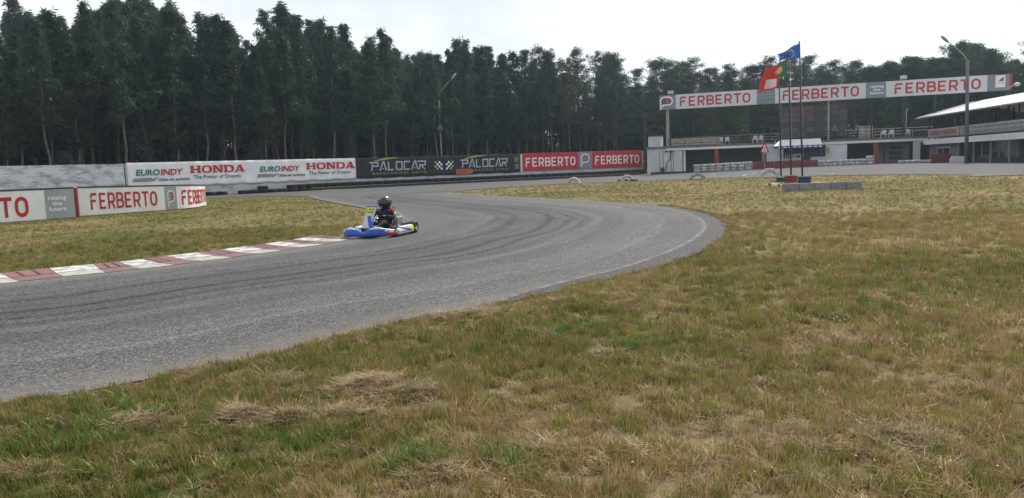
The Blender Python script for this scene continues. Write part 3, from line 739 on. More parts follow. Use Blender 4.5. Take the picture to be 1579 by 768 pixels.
# -- long white banner
def white_banner():
    fr = frame(WALL[2], WALL[3]); root = empty('banner', M=fr)
    tag(root, 'long white vinyl banner with red and teal lettering on the wall', 'banner')
    L_ = (WALL[3] - WALL[2]).length
    fn = lambda u, y, z: (u, y, 0.19 + z + wv(u, y, 0.4))
    sheet('banner_sheet', 0.05, L_ - 0.08, 1.0, WH + 0.04, M['banner_white'], root, fn, 150, 10, sag=0.10)
    for px0, px1, py0, py1, hx0, hx1, hy0, hy1 in ((208, 281, 268.5, 259.5, 292, 376, 266.8, 254.5), (399, 461, 263.5, 254.8, 471, 545, 261.8, 250.0)):
        u0, b0 = on_plane(fr, px0, py0); u1, _ = on_plane(fr, px1, py1); um = u0 + (u1 - u0) * 0.51; hh = (px1 - px0) / 73.0 * 0.52
        yb = 1.98
        text('lettering', 'EURO', u0, yb, um - u0 - 0.06, 0.54, M['letter_teal'], root, 0.05, 0.028, 0.18, fn=fn)
        text('lettering', 'INDY', um, yb, u1 - um, 0.54, M['letter_red'], root, 0.05, 0.028, 0.18, fn=fn)
        ck = MB(); cw = 0.085
        for a in range(26):
            for b_ in range(4):
                if (a + b_) % 2 == 0 and (a < 19 or (a * 7 + b_ * 3) % 5 < 2):
                    x0 = u0 - 0.35 + a * cw + b_ * 0.03; y0 = yb - 0.52 + b_ * cw; ck.v += [fn(x0, y0, 0.05), fn(x0 + cw, y0, 0.05), fn(x0 + cw + 0.03, y0 + cw, 0.05), fn(x0 + 0.03, y0 + cw, 0.05)]
                    n_ = len(ck.v); ck.f.append((n_ - 4, n_ - 3, n_ - 2, n_ - 1))
        tag(ck.build('chequer_print', M['letter_dark'], root), kind='stuff')
        text('lettering', 'Utiliza em exclusivo', u0 + 1.85, yb - 0.50, u1 - u0 - 1.35, 0.27, M['letter_dark'], root, 0.05, 0.02, 0.12, fn=fn)
        h0, _ = on_plane(fr, hx0, hy0); h1, _ = on_plane(fr, hx1, hy1); mb = MB(); w_ = (h1 - h0) / 5.22
        for k, ch in enumerate('HONDA'): slab(ch, h0 + k * w_ * 1.05, yb + 0.10, w_ * 0.98, 0.66, 0.0, 0.002, mb)
        mb.v = [fn(a, b_, c + 0.05) for a, b_, c in mb.v]; mb.build('lettering', M['letter_red'], root)
        text('lettering', 'The Power of Dreams', h0 + 0.25, yb - 0.42, (h1 - h0) * 0.86, 0.34, M['letter_dark'], root, 0.05, 0.004, fn=fn)
    return root
white_banner()

# -- black banner, angular pen-stroke letters
GLY = {'P': [[(-.35, .88), (.95, .88), (.95, .5), (.12, .5), (.0, 0)], [(.10, .74), (.02, .5)]], 'A': [[(0, 0), (.5, .95), (.62, .95), (1, 0)], [(.45, .2), (.62, .2)]], 'L': [[(.1, .95), (.1, .06), (.9, .06)]],
       'O': [[(.08, .06), (.08, .9), (.95, .9), (.95, .06), (.08, .06)]], 'C': [[(1.0, .9), (.08, .9), (.08, .06), (.95, .06)]], 'R': [[(-.35, .9), (1.0, .9), (.95, .48), (.25, .48), (.9, .0)], [(.12, .6), (.0, 0)]]}
def black_banner():
    fr = frame(WALL[3], WALL[4]); root = empty('banner', M=fr)
    tag(root, 'black vinyl banner with silver angular lettering and chequered flags', 'banner')
    L_ = (WALL[4] - WALL[3]).length
    fn = lambda u, y, z: (u, y, 0.19 + z + wv(u, y, 2.1) * 0.8)
    sheet('banner_sheet', 0.05, L_ - 0.12, 1.0, WH + 0.04, M['banner_black'], root, fn, 120, 10, sag=0.05)
    for px0, px1, s_ in ((571, 656, 1.0), (711, 782, 1.0)):
        u0, _ = on_plane(fr, px0, 265); u1, _ = on_plane(fr, px1, 262); w_ = (u1 - u0) / 7.0; mb = MB(); yb = 1.72; h_ = 0.98
        for k, ch in enumerate('PALOCAR'):
            for st in GLY[ch]:
                mb.stroke([(u0 + (k + 0.08) * w_ + p[0] * w_ * 0.80 + p[1] * 0.04, yb + p[1] * h_) for p in st], 0.15, 0, 0.002)
        mb.v = [fn(a, b_, c + 0.05) for a, b_, c in mb.v]; mb.build('lettering', M['letter_silver'], root)
        text('lettering', 'REPARAÇÕES AUTO', u0 + 0.2, 1.30, (u1 - u0) * 0.97, 0.24, M['letter_lime'], root, 0.05, 0.012, 0, 1.5, fn=fn)
        sw = MB()
        for i in range(14):
            t0, t1 = i / 14, (i + 1) / 14
            y_ = lambda t: 2.72 + 0.33 * (1 - (1 - t) ** 2); wd = lambda t: 0.075 * math.sin(math.pi * min(1, t * 0.9 + 0.08)) + 0.008
            a_ = u0 + 0.35 + t0 * 2.9; b_ = u0 + 0.35 + t1 * 2.9
            sw.v += [fn(a_, y_(t0) - wd(t0), .05), fn(b_, y_(t1) - wd(t1), .05), fn(b_, min(3.08, y_(t1) + wd(t1)), .05), fn(a_, min(3.08, y_(t0) + wd(t0)), .05)]; n_ = len(sw.v); sw.f.append((n_ - 4, n_ - 3, n_ - 2, n_ - 1))
        sw.build('swoosh_print', M['letter_lime'], root)
    # two little chequered flags between the names
    uc, _ = on_plane(fr, 683.5, 255); fl = MB(); fy = MB(); q = 0.235
    for sgn in (-1, 1):
        for a in range(4):
            for b_ in range(4):
                if (a + b_) % 2: continue
                x0 = 0.18 + a * q * 1.05; y0 = 1.60 + b_ * q + a * 0.05 * 0 ; tgt = fy if a == 3 or (a == 2 and b_ == 0) else fl
                c4 = [(x0 + (y - y0) * 0.35 + dx, y) for dx, y in ((0, y0), (q, y0), (q, y0 + q), (0, y0 + q))]
                if sgn < 0: c4 = [(-x, y) for x, y in reversed(c4)]
                b0 = len(tgt.v); tgt.v += [fn(uc + x, y, 0.05) for x, y in c4]; tgt.f.append((b0, b0 + 1, b0 + 2, b0 + 3))
    tag(fl.build('chequer_print', M['letter_white'], root), kind='stuff'); tag(fy.build('chequer_print', M['letter_lime'], root), kind='stuff')
    # two outlined contact icons at the right-hand end
    ui, _ = on_plane(fr, 795, 252); ic = MB()
    for y0 in (1.45, 2.25): ic.stroke([(ui - .2, y0), (ui + .2, y0), (ui + .2, y0 + .45), (ui - .2, y0 + .45)], 0.07, 0, .002, True); ic.stroke([(ui - .08, y0 + .15), (ui + .1, y0 + .3)], 0.08, 0, .002)
    ic.v = [fn(a, b_, c + 0.05) for a, b_, c in ic.v]; tag(ic.build('icon_print', M['letter_lime'], root), kind='stuff')
    # orange arrow board hung over its lower edge
    ua, ya = on_plane(fr, 701, 269); ub, yb2 = on_plane(fr, 728, 262)
    ar = empty('arrow_board', M=fr @ Matrix.Translation((ua, 0.98, 0.32))); tag(ar, 'small orange arrow board hung on the lower edge of the black banner', 'sign')
    w_ = ub - ua; h_ = 0.62; mb = MB(); mb.prism([(0, 0), (w_ * 0.84, 0), (w_ * 0.84, 0.04), (w_, h_ * .5), (w_ * 0.84, h_ - 0.04), (w_ * 0.84, h_), (0, h_)], 0, 0.03); mb.build('board', M['orange'], ar)
    mb = MB(); mb.stroke([(0.03, .03), (w_ * .8, .03), (w_ * .8, h_ - .03), (.03, h_ - .03)], 0.05, 0.03, 0.034, True)
    for k in range(7): mb.prism([(0.25 + k * 0.2, 0.22), (0.38 + k * 0.2, 0.22), (0.38 + k * 0.2, 0.42), (0.25 + k * 0.2, 0.42)], 0.03, 0.034)
    tag(mb.build('worn_print', M['red_paint'], ar), kind='stuff')
black_banner()

# speech-bubble badge used on the grey panels
def badge(x, y, w, h, parent, fn=None, blue=False, zz=0.03, grey=None):
    fn = fn or (lambda a, b, c: (a, b, c))
    def put(mb, name, m):
        mb.v = [fn(*p) for p in mb.v]; return mb.build(name, m, parent)
    def arc(cx, cy, rx, ry, a0, a1, n=14): return [(cx + rx * math.cos(R(a0 + (a1 - a0) * k / n)), cy + ry * math.sin(R(a0 + (a1 - a0) * k / n))) for k in range(n + 1)]
    bub = [(x, y), (x + w * 0.22, y + h * 0.32)] + arc(x + w * 0.66, y + h * 0.66, w * 0.34, h * 0.34, -80, 90) + arc(x + w * 0.34, y + h * 0.66, w * 0.34, h * 0.34, 90, 180)
    mb = MB(); mb.stroke(bub, w * 0.13, zz, zz + 0.002, True); put(mb, 'badge_outline', M['letter_white'])
    if blue:
        mb = MB(); mb.prism([(a, b) for a, b in [(x + w * .10, y + h * .35), (x + w * 0.45, y + h * 0.40)] + [(x + w * .45, y + h * .93)] + [(x + w * .12, y + h * .85)]], zz - 0.004, zz - 0.003); put(mb, 'badge_field', M['logo_blue'])
    mb = MB(); t = w * 0.12
    three = [(x + w * .40, y + h * .86), (x + w * .72, y + h * .86), (x + w * .84, y + h * .78), (x + w * .74, y + h * .67), (x + w * .50, y + h * .66)]
    mb.stroke(three, t, zz + .003, zz + .005)
    mb.stroke([(x + w * .74, y + h * .67), (x + w * .87, y + h * .56), (x + w * .74, y + h * .45), (x + w * .36, y + h * .45)], t, zz + .006, zz + .008)
    put(mb, 'badge_figure', M['letter_red'])

# -- red advertising panels
def red_panels():
    fr = frame(WALL[4], WALL[5]); root = empty('advertising_panel', M=fr)
    root.name = 'hoarding'; tag(root, 'pair of red advertising panels with white lettering and grey badge between', 'sign')
    U = lambda px: on_plane(fr, px, hor(px))[0]
    y0, y1 = 1.05, WH + 0.10
    for a, b, m, n_ in ((U(804.5), U(891), 'sign_red', 'panel'), (U(891), U(911.5), 'sign_grey', 'badge_panel'), (U(911.5), U(988.5), 'sign_red', 'panel')):
        mb = MB(); mb.box(a + 0.004, b - 0.004, y0, y1, 0.14, 0.20); bevel(mb.build(n_, M[m], root), 0.01, 1)
    for a, b in ((U(809), U(887)), (U(916), U(985))):
        pen_name('FERBERTO', a, 1.55, b - a, 1.08, M['letter_white'], root, 0.206)
    badge(U(895), 1.42, U(907) - U(895), 1.45, root, zz=0.206)
    mb = MB(); mb.box(U(804.5) - 0.16, U(804.5) - 0.01, 0.9, WH + 0.05, 0.13, 0.19); mb.build('edge_batten', M['white_paint'], root)
    return root
red_panels()

# ---------------------------------------------------------------- tyre barrier and conveyor belt at the foot of the wall
def tyre_mesh(name, r, h, m, n=20):
    w_ = h / 2; prof = [(r * .58, -w_ * .7), (r * .70, -w_), (r * .92, -w_ * .95), (r, -w_ * .6), (r * 1.0, w_ * .6), (r * .92, w_ * .95), (r * .70, w_), (r * .58, w_ * .7)]
    mb = MB(); mb.lathe(prof, n, 'z', closed=True); return mb.mesh(name, m, True)
TY = tyre_mesh('tyre', 0.50, 0.33, M['rubber'])
def seg_points(px0, px1, step, off):
    """points every `step` metres along the wall, `off` metres in front"""
    out = []; carry = 0.0
    for A, B in zip(WALL[1:], WALL[2:]):
        d = (B - A); l = d.length; d.normalize(); n = Vector((d.y, -d.x, 0)); s = carry
        while s < l:
            p = A + d * s + n * off; px = CX + F * p.x / p.y
            if px0 <= px <= px1: out.append((p, n))
            s += step
        carry = s - l
    return out
k = 0
for p, n_ in seg_points(300, 996, 1.0, 0.72):
    px = CX + F * p.x / p.y
    low = px < 455
    if low and k % 7 == 3: k += 1; continue
    for lay in range(1 if (low and k % 3) else 2):
        j = Vector((random.uniform(-.06, .06), random.uniform(-.06, .06), 0))
        o = link('tyre', TY); o.location = (p.x + j.x, p.y + j.y, float(ter(p.x, p.y)) + 0.167 + lay * 0.325); o.rotation_euler = (random.uniform(-.03, .03), random.uniform(-.03, .03), random.random() * 6)
        tag(o, 'worn black truck tyre lying flat in the barrier below the far wall', 'tyre', 'tyres stacked along the far wall')
    k += 1
def belt(px0, px1, off, h, label):
    P = [p for p, _ in seg_points(px0, px1, 1.5, off)]; root = empty('rubber_belt', P[0]); tag(root, label, 'barrier'); mb = MB(); tp = MB()
    for p, q in zip(P, P[1:]):
        zp = float(ter(p.x, p.y)); zq = float(ter(q.x, q.y)); d = (q - p).normalized(); s = Vector((d.y, -d.x, 0)) * 0.02; b = P[0]
        pts = [p - s, p + s, q + s, q - s]; zs = [zp, zp, zq, zq]
        c = [(v.x - b.x, v.y - b.y, z - b.z) for v, z in zip(pts, zs)]
        mb.hexa([(x, y, z - 0.02) for x, y, z in c] + [(x, y, z + h) for x, y, z in c])
        tp.hexa([(x, y, z + h) for x, y, z in c] + [(x, y, z + h + 0.035) for x, y, z in c])
    mb.build('belt', M['rubber_belt'], root); tp.build('top_edge', M['metal_galv'], root)
belt(480, 1003, 1.75, 0.24, 'low black rubber belt running in front of the tyre barrier')

# ---------------------------------------------------------------- near advertising boards on the left verge
def curve_board(P, H, name, label, parts, cover):
    """upright boards along ground points P with heights H; parts are (s0, s1, material)"""
    arc = [0.0]
    for a, b in zip(P, P[1:]): arc.append(arc[-1] + (b - a).length)
    base = P[0].copy(); root = empty(name, base); tag(root, label, 'sign')
    def fn(u, y, z):
        i = min(max(int(np.searchsorted(arc, u)), 1), len(P) - 1); t = (u - arc[i - 1]) / (arc[i] - arc[i - 1])
        q = P[i - 1].lerp(P[i], t); d0 = (P[i] - P[i - 1]).normalized(); k = i if t > .5 else i - 1
        d = (P[min(k + 1, len(P) - 1)] - P[max(k - 1, 0)]).normalized(); n = Vector((d.y, -d.x, 0)); h = H[i - 1] + (H[i] - H[i - 1]) * t
        q = q + n * z; return (q.x - base.x, q.y - base.y, float(ter(q.x, q.y)) - base.z + 0.06 + y * h)
    for s0, s1, m, nm in parts:
        k_ = max(1, round((s1 - s0) / 0.92))
        for j in range(k_):
            a_ = s0 + (s1 - s0) * j / k_ + 0.005; b_ = s0 + (s1 - s0) * (j + 1) / k_ - 0.005; o_ = random.uniform(-.006, .004)
            sheet(nm, a_, b_, random.uniform(0, .012), 1.0 - random.uniform(0, .012), M[m], root, lambda u, y, z, o_=o_: fn(u, y, z + o_), 4, 1, 0.03, smooth=False)
    # dark timber rail on top, a thin skirt below, posts behind
    for nm, y0, y1, mm, zz in (('top_rail', 1.003, 1.06, 'wood_dark', 0.02), ('skirt', -0.055, -0.003, 'wood_dark', -0.002)):
        sheet(nm, 0.0, arc[-1], y0, y1, M[mm], root, lambda u, y, z, zz=zz: fn(u, y, z + zz), 40, 1, 0.07, smooth=False)
    s = 0.4
    while s < arc[-1]:
        mb = MB(); a = [fn(s + dx, 0, z) for dx in (-.05, .05) for z in (-.16, -.05)]; h = fn(s, 0.98, 0)[2]
        mb.hexa([(x, y, -0.1) for x, y, _ in (a[0], a[2], a[3], a[1])] + [(x, y, h) for x, y, _ in (a[0], a[2], a[3], a[1])]); mb.build('post', M['wood_dark'], root); s += 1.9
    return root, fn, arc
def g2(p): return Vector((p[0], p[1], float(ter(p[0], p[1]))))
# board that carries only the end of the name inside the frame
b0, b1 = at(0, 345.5), at(117.5, 337); d01 = (b1 - b0).normalized(); st = b0 - d01 * 8.4
P1 = [st.lerp(b1, k / 10) for k in range(11)]; P1 = [g2(p) for p in P1]; L1 = (b1 - st).length
sg = L1 - (at(62, 341) - b1).length - (0)
sgr = (at(73, 340.3) - st).length
rt, fnb, arc1 = curve_board(P1, [1.30] * 11, 'advertising_board', 'white advertising board with red letters and a grey slogan panel at the left edge', [(0, sgr, 'board_white', 'board'), (sgr, L1, 'sign_grey_light', 'slogan_panel')], None)
oEnd = (at(48, 342) - st).length; oSt = (at(22.5, 343.7) - st).length; lw = oEnd - oSt
pen_name('FERBERTO', oEnd - lw * 7.95, 0.14, lw * 7.95, 0.66, M['letter_red'], rt, 0.02, fn=fnb, wt=0.185)
s0 = (at(79, 340) - st).length; s1 = (at(109.5, 338) - st).length
text('lettering', 'raising\nthe\nfuture', s0, 0.26, s1 - s0, 0.52, M['letter_white'], rt, 0.02, 0.025, fn=fnb)
# board with the whole name, bending away at its right end
q_ = poly([(124, 335.2), (191, 330.2), (255.5, 325.6), (290, 322.8), (306, 320.6), (318.5, 317.8)])
P2 = [g2(p) for p in smooth_line(q_, 6)]
H2 = list(np.interp(np.linspace(0, 1, len(P2)), [0, .4, .7, 1], [1.30, 1.22, 1.17, 1.12]))
a2 = [0.0]
for a, b in zip(P2, P2[1:]): a2.append(a2[-1] + (b - a).length)
def s_at(px, py):
    g = at(px, py); i = min(range(len(P2)), key=lambda i: (P2[i] - g).length)
    return float(np.interp(px, [CX + F * p.x / p.y * 1.0 for p in P2], a2))
pxs = [None] * len(P2)
def proj(p):
    v = Vector(p) - CAM_P; return CX + F * v.dot(_r) / v.dot(_f), CY - F * v.dot(_u) / v.dot(_f)
pxs = [proj(p)[0] for p in P2]
sa = lambda px: float(np.interp(px, pxs, a2))
rt, fnb2, arc2 = curve_board(P2, H2, 'advertising_board', 'white advertising board with red lettering, curving away at its right end', [(0, sa(256), 'board_white', 'board'), (sa(256), sa(274), 'sign_grey_light', 'badge_panel'), (sa(274), a2[-1], 'board_white', 'board')], None)
pen_name('FERBERTO', sa(141), 0.20, sa(245) - sa(141), 0.62, M['letter_red'], rt, 0.02, fn=fnb2, wt=0.185)
badge(sa(260), 0.12, sa(270) - sa(260), 0.68, rt, fn=fnb2, zz=0.02)
pen_name('FERBERTO', sa(281), 0.17, a2[-1] - sa(281) - 0.12, 0.66, M['letter_red'], rt, 0.02, fn=fnb2, wt=0.185)
# red post standing in the gap between the two boards
p = at(120.5, 336.5); mb = MB(); mb.box(-.07, .07, -.05, .05, -0.1, 1.36); mb.box(-.085, .085, -.065, .065, 1.36, 1.39); o = mb.build('gap_post', M['red_paint']); o.location = p
tag(o, 'rusty red post in the gap between the two white advertising boards', 'post')

# ---------------------------------------------------------------- half-buried painted tyres along the infield edge
def half_tyre(px, py, r, m, label):
    p = at(px, py); mb = MB(); N = 18; prof = [(r * .60, -.13), (r * .72, -.17), (r * .93, -.16), (r, -.10), (r, .10), (r * .93, .16), (r * .72, .17), (r * .60, .13)]
    K = len(prof)
    for i in range(N + 1):
        a = math.pi * i / N
        for rr, h in prof:
            tread = 0.012 * (1 if (i % 2) else -1) if rr > r * .95 else 0
            mb.v.append(((rr + tread) * math.cos(a), h, (rr + tread) * math.sin(a) - 0.04))
    for i in range(N):
        for k in range(K):
            l = (k + 1) % K; mb.f.append((i * K + k, (i + 1) * K + k, (i + 1) * K + l, i * K + l))
    mb.f.append(tuple(range(K))); mb.f.append(tuple(N * K + k for k in reversed(range(K))))
    o = mb.build('half_buried_tyre', m); o.location = p; o.rotation_euler = (0, 0, random.uniform(-.5, .3)); tag(o, label, 'tyre', 'half-buried tyres along the infield edge'); return o
half_tyre(884.5, 284, 0.62, M['tyre_white'], 'half-buried pale tyre on the infield edge below the grey badge panel')
half_tyre(967, 279.5, 0.62, M['tyre_white'], 'half-buried pale tyre on the infield edge below the right red panel')
half_tyre(1075.5, 278, 0.66, M['tyre_grey'], 'dark grey half-buried tyre in front of the white tyre stacks')
half_tyre(1187, 275, 0.80, M['tyre_white'], 'large half-buried white tyre beside the flagpoles')
for dx in (-11, -1, 8, 13):
    p = at(967 + dx, 279.3); mb = MB(); mb.box(-.16, .16, -.12, .12, -.03, .16); o = bevel(mb.build('rubber_block', M['rubber']), 0.02); o.location = p; o.rotation_euler = (0, 0, random.random())
    tag(o, 'small black rubber block at the foot of the pale tyre below the red panel', 'block', 'rubber blocks by the half-buried tyre')
# ---------------------------------------------------------------- pit building with its terrace
FR = frame(FA, FB)                                       # X along the facade, Y up, Z towards the track
def fu(px, py=None): return on_plane(FR, px, hor(px) if py is None else py)[0]
def fz(px, py): return on_plane(FR, px, py)[1]
DECK = 3.45
def fbox(name, u0, u1, y0, y1, z0, z1, m, parent):
    mb = MB(); mb.box(u0, u1, y0, y1, z0, z1); return mb.build(name, M[m] if isinstance(m, str) else m, parent)
pit = empty('pit_building', M=FR); tag(pit, 'long low white pit building with dark garage openings and a railed roof terrace', 'building')
DEP = -7.0
uL, o1a, o1b, w1b, o2a, o2b, uR = fu(998), fu(1052), fu(1176), fu(1306), fu(1306), fu(1408), fu(1442)
HEAD = 2.92
# walls: left bay, piers and heads
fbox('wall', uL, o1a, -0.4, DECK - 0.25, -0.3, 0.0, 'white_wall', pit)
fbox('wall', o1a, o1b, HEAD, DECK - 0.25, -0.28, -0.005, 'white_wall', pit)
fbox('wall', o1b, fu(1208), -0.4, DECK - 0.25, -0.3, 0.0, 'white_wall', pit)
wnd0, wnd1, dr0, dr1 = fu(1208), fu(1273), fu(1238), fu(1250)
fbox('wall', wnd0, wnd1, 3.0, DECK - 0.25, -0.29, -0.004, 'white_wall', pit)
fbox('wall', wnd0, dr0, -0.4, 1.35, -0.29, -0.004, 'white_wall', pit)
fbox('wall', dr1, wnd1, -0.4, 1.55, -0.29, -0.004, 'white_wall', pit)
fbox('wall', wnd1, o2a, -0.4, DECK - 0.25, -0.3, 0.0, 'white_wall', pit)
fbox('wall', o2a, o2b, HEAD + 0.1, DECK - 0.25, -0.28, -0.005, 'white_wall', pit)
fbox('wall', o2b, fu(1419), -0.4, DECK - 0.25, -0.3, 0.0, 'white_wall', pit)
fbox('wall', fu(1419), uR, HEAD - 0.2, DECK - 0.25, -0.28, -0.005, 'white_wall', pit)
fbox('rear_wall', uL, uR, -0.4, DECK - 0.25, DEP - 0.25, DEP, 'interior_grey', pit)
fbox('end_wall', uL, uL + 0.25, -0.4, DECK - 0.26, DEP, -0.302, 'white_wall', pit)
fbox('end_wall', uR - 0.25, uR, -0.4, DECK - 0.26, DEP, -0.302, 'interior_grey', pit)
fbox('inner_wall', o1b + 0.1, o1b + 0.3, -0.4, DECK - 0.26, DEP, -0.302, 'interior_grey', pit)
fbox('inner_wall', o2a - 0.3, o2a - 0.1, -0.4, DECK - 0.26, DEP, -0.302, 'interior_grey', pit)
# terrace slab and its dark edge
fbox('terrace_slab', uL - 0.1, uR + 0.2, DECK - 0.25, DECK, DEP - 0.3, 0.12, 'concrete_dark', pit)
fbox('fascia', o1a - 2.0, uR + 0.2, DECK - 0.52, DECK - 0.252, 0.003, 0.10, 'white_paint', pit)
# columns in the openings
for px in (1105, 1350.5):
    u = fu(px); fbox('column', u - 0.24, u + 0.24, -0.4, HEAD + 0.1, -0.42, 0.02, 'red_paint', pit)
# recessed grey store front in the right-hand garage
u0, u1 = fu(1354), fu(1407); fbox('partition', u0, u1, 0.2, HEAD + 0.1, -2.4, -2.2, 'interior_grey', pit)
fbox('door_frame', fu(1366), fu(1368), 0.2, 2.6, -2.19, -2.12, 'metal_dark', pit)
for k in range(3): fbox('shelf', fu(1376), fu(1394), 1.0 + 0.55 * k, 1.32 + 0.55 * k, -2.19, -1.9, 'metal_dark', pit)
# left garage: low rack inside
fbox('roller_door', o1a + 0.1, o1a + 0.35, 0.0, HEAD, -1.0, -0.31, 'white_paint', pit)
# kiosk window under the awning: frame, mullions and a counter, plus the door
fbox('window_frame', wnd0, wnd1, 2.92, 3.0, -0.2, 0.03, 'metal_dark', pit)
fbox('window_shutter', wnd0 + 0.05, dr0 + 0.0, 1.95, 2.92, -0.24, -0.16, 'metal_dark', pit)
fbox('window_shutter', dr1, wnd1 - 0.05, 1.60, 2.92, -0.24, -0.16, 'metal_dark', pit)
fbox('door', dr0 + 0.02, dr1 - 0.02, 0.0, 2.92, -0.26, -0.17, 'metal_dark', pit)
fbox('counter', wnd0, dr0 - 0.02, 1.35, 1.42, -0.3, 0.3, 'white_paint', pit)
for k in range(6): u = wnd0 + 0.2 + k * 0.23; fbox('grille_bar', u, u + 0.07, 1.42, 1.95, -0.15, -0.1, 'plastic_white', pit)
fbox('hatch', fu(1223), fu(1236), 1.42, 1.95, -0.16, -0.12, 'plastic_white', pit); fbox('hatch_opening', fu(1225), fu(1234), 1.5, 1.82, -0.12, -0.11, 'glass_dark', pit)
# left bay: cables, meter box, drain stains
mb = MB()
for px, a, b in ((1017, 2.9, 0.4), (1022.5, 3.0, 0.9), (1035, 2.7, 0.5), (1038, 2.8, 0.3)):
    u = fu(px); mb.tube([(u, a, 0.03), (u + 0.02, (a + b) / 2, 0.03), (u, b, 0.03)], 0.025, 5)
mb.build('cable', M['metal_dark'], pit)
mb = MB(); u = fu(1033); mb.tube([(u + .1, 2.75, .05), (u + .05, 2.0, .05), (u - .35, 1.4, .05), (u - .5, 0.5, .05)], 0.05, 5); mb.build('hanging_hose', M['metal_dark'], pit)
mb = MB()
for k in range(7): u = fu(1026) + k * 0.15; mb.box(u, u + 0.1, 2.70 + (k * 37 % 5) * 0.05, 2.98, 0.01, 0.08 + (k % 3) * 0.03)
mb.build('junction_boxes', M['metal_dark'], pit)['kind'] = 'stuff'
bevel(fbox('meter_box', fu(1019), fu(1024.5), 0.35, 0.9, 0.0, 0.25, 'metal_dark', pit), 0.02)
# small white block on the terrace's left end
bl = empty('roof_store', M=FR @ Matrix.Translation((0, DECK, 0))); tag(bl, 'small white block house on the left end of the terrace', 'shed')
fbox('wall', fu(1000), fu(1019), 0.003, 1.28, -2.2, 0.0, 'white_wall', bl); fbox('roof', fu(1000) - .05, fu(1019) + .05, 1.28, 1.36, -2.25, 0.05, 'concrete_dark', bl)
# low pale parapet boards behind the rails
for k in range(5):
    u0 = fu(1035) + k * 1.18; o = fbox('parapet_board', u0, u0 + 1.14, DECK + 0.05, DECK + 0.88, -0.36, -0.32, 'wood_pale', pit)
# railing
rl = empty('railing', M=FR @ Matrix.Translation((0, DECK, 0))); tag(rl, 'thin dark metal railing along the front edge of the terrace', 'railing')
u0, u1 = fu(1031), fu(1440)
for y in (0.32, 0.64, 0.96): mb = MB(); mb.tube([(u0, y, -0.08), (u1, y, -0.08)], 0.028, 6); mb.build('rail', M['metal_dark'], rl)
n = 15
for k in range(n + 1): u = u0 + (u1 - u0) * k / n; mb = MB(); mb.tube([(u, 0, -0.08), (u, 1.0, -0.08)], 0.032, 6); mb.build('post', M['metal_dark'], rl)

# ---------------------------------------------------------------- billboard above the terrace
bb = empty('billboard', M=FR); tag(bb, 'very long billboard on posts above the pit building with red lettering', 'billboard')
y0, y1 = 7.92, 9.66
cuts = [1017, 1042, 1167, 1195, 1335, 1366, 1522, 1556, 1560]; kinds = ['g', 'w', 'g', 'w', 'g', 'w', 'g', 'r']
for a, b, k in zip(cuts, cuts[1:], kinds):
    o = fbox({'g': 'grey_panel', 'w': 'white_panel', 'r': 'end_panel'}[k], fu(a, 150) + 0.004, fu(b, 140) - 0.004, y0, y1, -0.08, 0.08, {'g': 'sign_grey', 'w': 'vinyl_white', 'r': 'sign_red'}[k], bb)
for a, b in ((1049, 1159), (1206, 1325), (1377, 1511)):
    pen_name('FERBERTO', fu(a), 8.22, fu(b) - fu(a), 1.14, M['letter_red'], bb, 0.09, wt=0.175)
text('lettering', 'raising\nthe\nfuture', fu(1340), 8.32, fu(1361) - fu(1340), 1.0, M['letter_white'], bb, 0.09, 0.03)
badge(fu(1020), 8.02, fu(1038) - fu(1020), 1.40, bb, blue=True, zz=0.09)
mb = MB()
for k in range(11):
    for y in (8.95, 8.62):
        u = fu(1169.5) + k * 0.165 + (0.08 if y < 8.7 else 0.0); mb.prism([(u, y), (u + 0.11, y), (u + 0.11, y + 0.14), (u, y + 0.14)], 0.085, 0.09)
tag(mb.build('small_print', M['sign_grey_light'], bb), kind='stuff')
u0, u1 = fu(1531.5), fu(1546.5)
fbox('logo_card', u0, u1, 8.28, 9.55, 0.082, 0.09, 'letter_white', bb)
mb = MB(); mb.prism([(u0 + .22, 8.92), (u1 - .15, 8.92), (u1 - .15, 9.42)], 0.091, 0.094); mb.build('logo_triangle', M['letter_red'], bb)
mb = MB()
for k in range(6): mb.prism([(u0 + .15 + k * .12, 8.7), (u0 + .23 + k * .12, 8.7), (u0 + .23 + k * .12, 8.78), (u0 + .15 + k * .12, 8.78)], 0.091, 0.094)
tag(mb.build('small_print', M['sign_grey'], bb), kind='stuff')
mb = MB(); mb.box(fu(1017), fu(1558), y0 + .2, y0 + .3, -0.22, -0.085); mb.box(fu(1017), fu(1558), y1 - .3, y1 - .2, -0.22, -0.085); mb.build('rear_frame', M['metal_dark'], bb)
for px, m, wd in ((1029.5, 'concrete_pole', 0.34), (1153, 'metal_dark', 0.26), (1277.5, 'concrete_pole', 0.22), (1344, 'metal_dark', 0.16), (1393, 'metal_dark', 0.24), (1441, 'metal_dark', 0.22), (1553, 'metal_dark', 0.45)):
    u = fu(px); mb = MB(); mb.box(u - wd / 2, u + wd / 2, DECK + 0.003 if px < 1500 else 0.2, y1 - 0.05, -0.6, -0.6 + wd); o = mb.build('post', M[m], bb)
    mb = MB(); mb.bar((u, y0 + .25, -0.5), (u, y0 + .25, -0.2), 0.08); mb.bar((u, y1 - .25, -0.5), (u, y1 - .25, -0.2), 0.08); mb.build('bracket', M['metal_dark'], o)
for px in (1035.5, 1391):
    u = fu(px); fl = empty('floodlight', M=FR @ Matrix.Translation((u, y1 + 0.003, 0))); tag(fl, 'small white floodlight on top of the billboard, ' + ('left end by the badge' if px < 1100 else 'above the right-hand name'), 'lamp', 'floodlights on the billboard')
    bevel(fbox('housing', -0.34, 0.34, 0.12, 0.50, -0.12, 0.12, 'plastic_white', fl), 0.03); fbox('stem', -0.05, 0.05, 0, 0.12, -0.05, 0.05, 'metal_dark', fl)
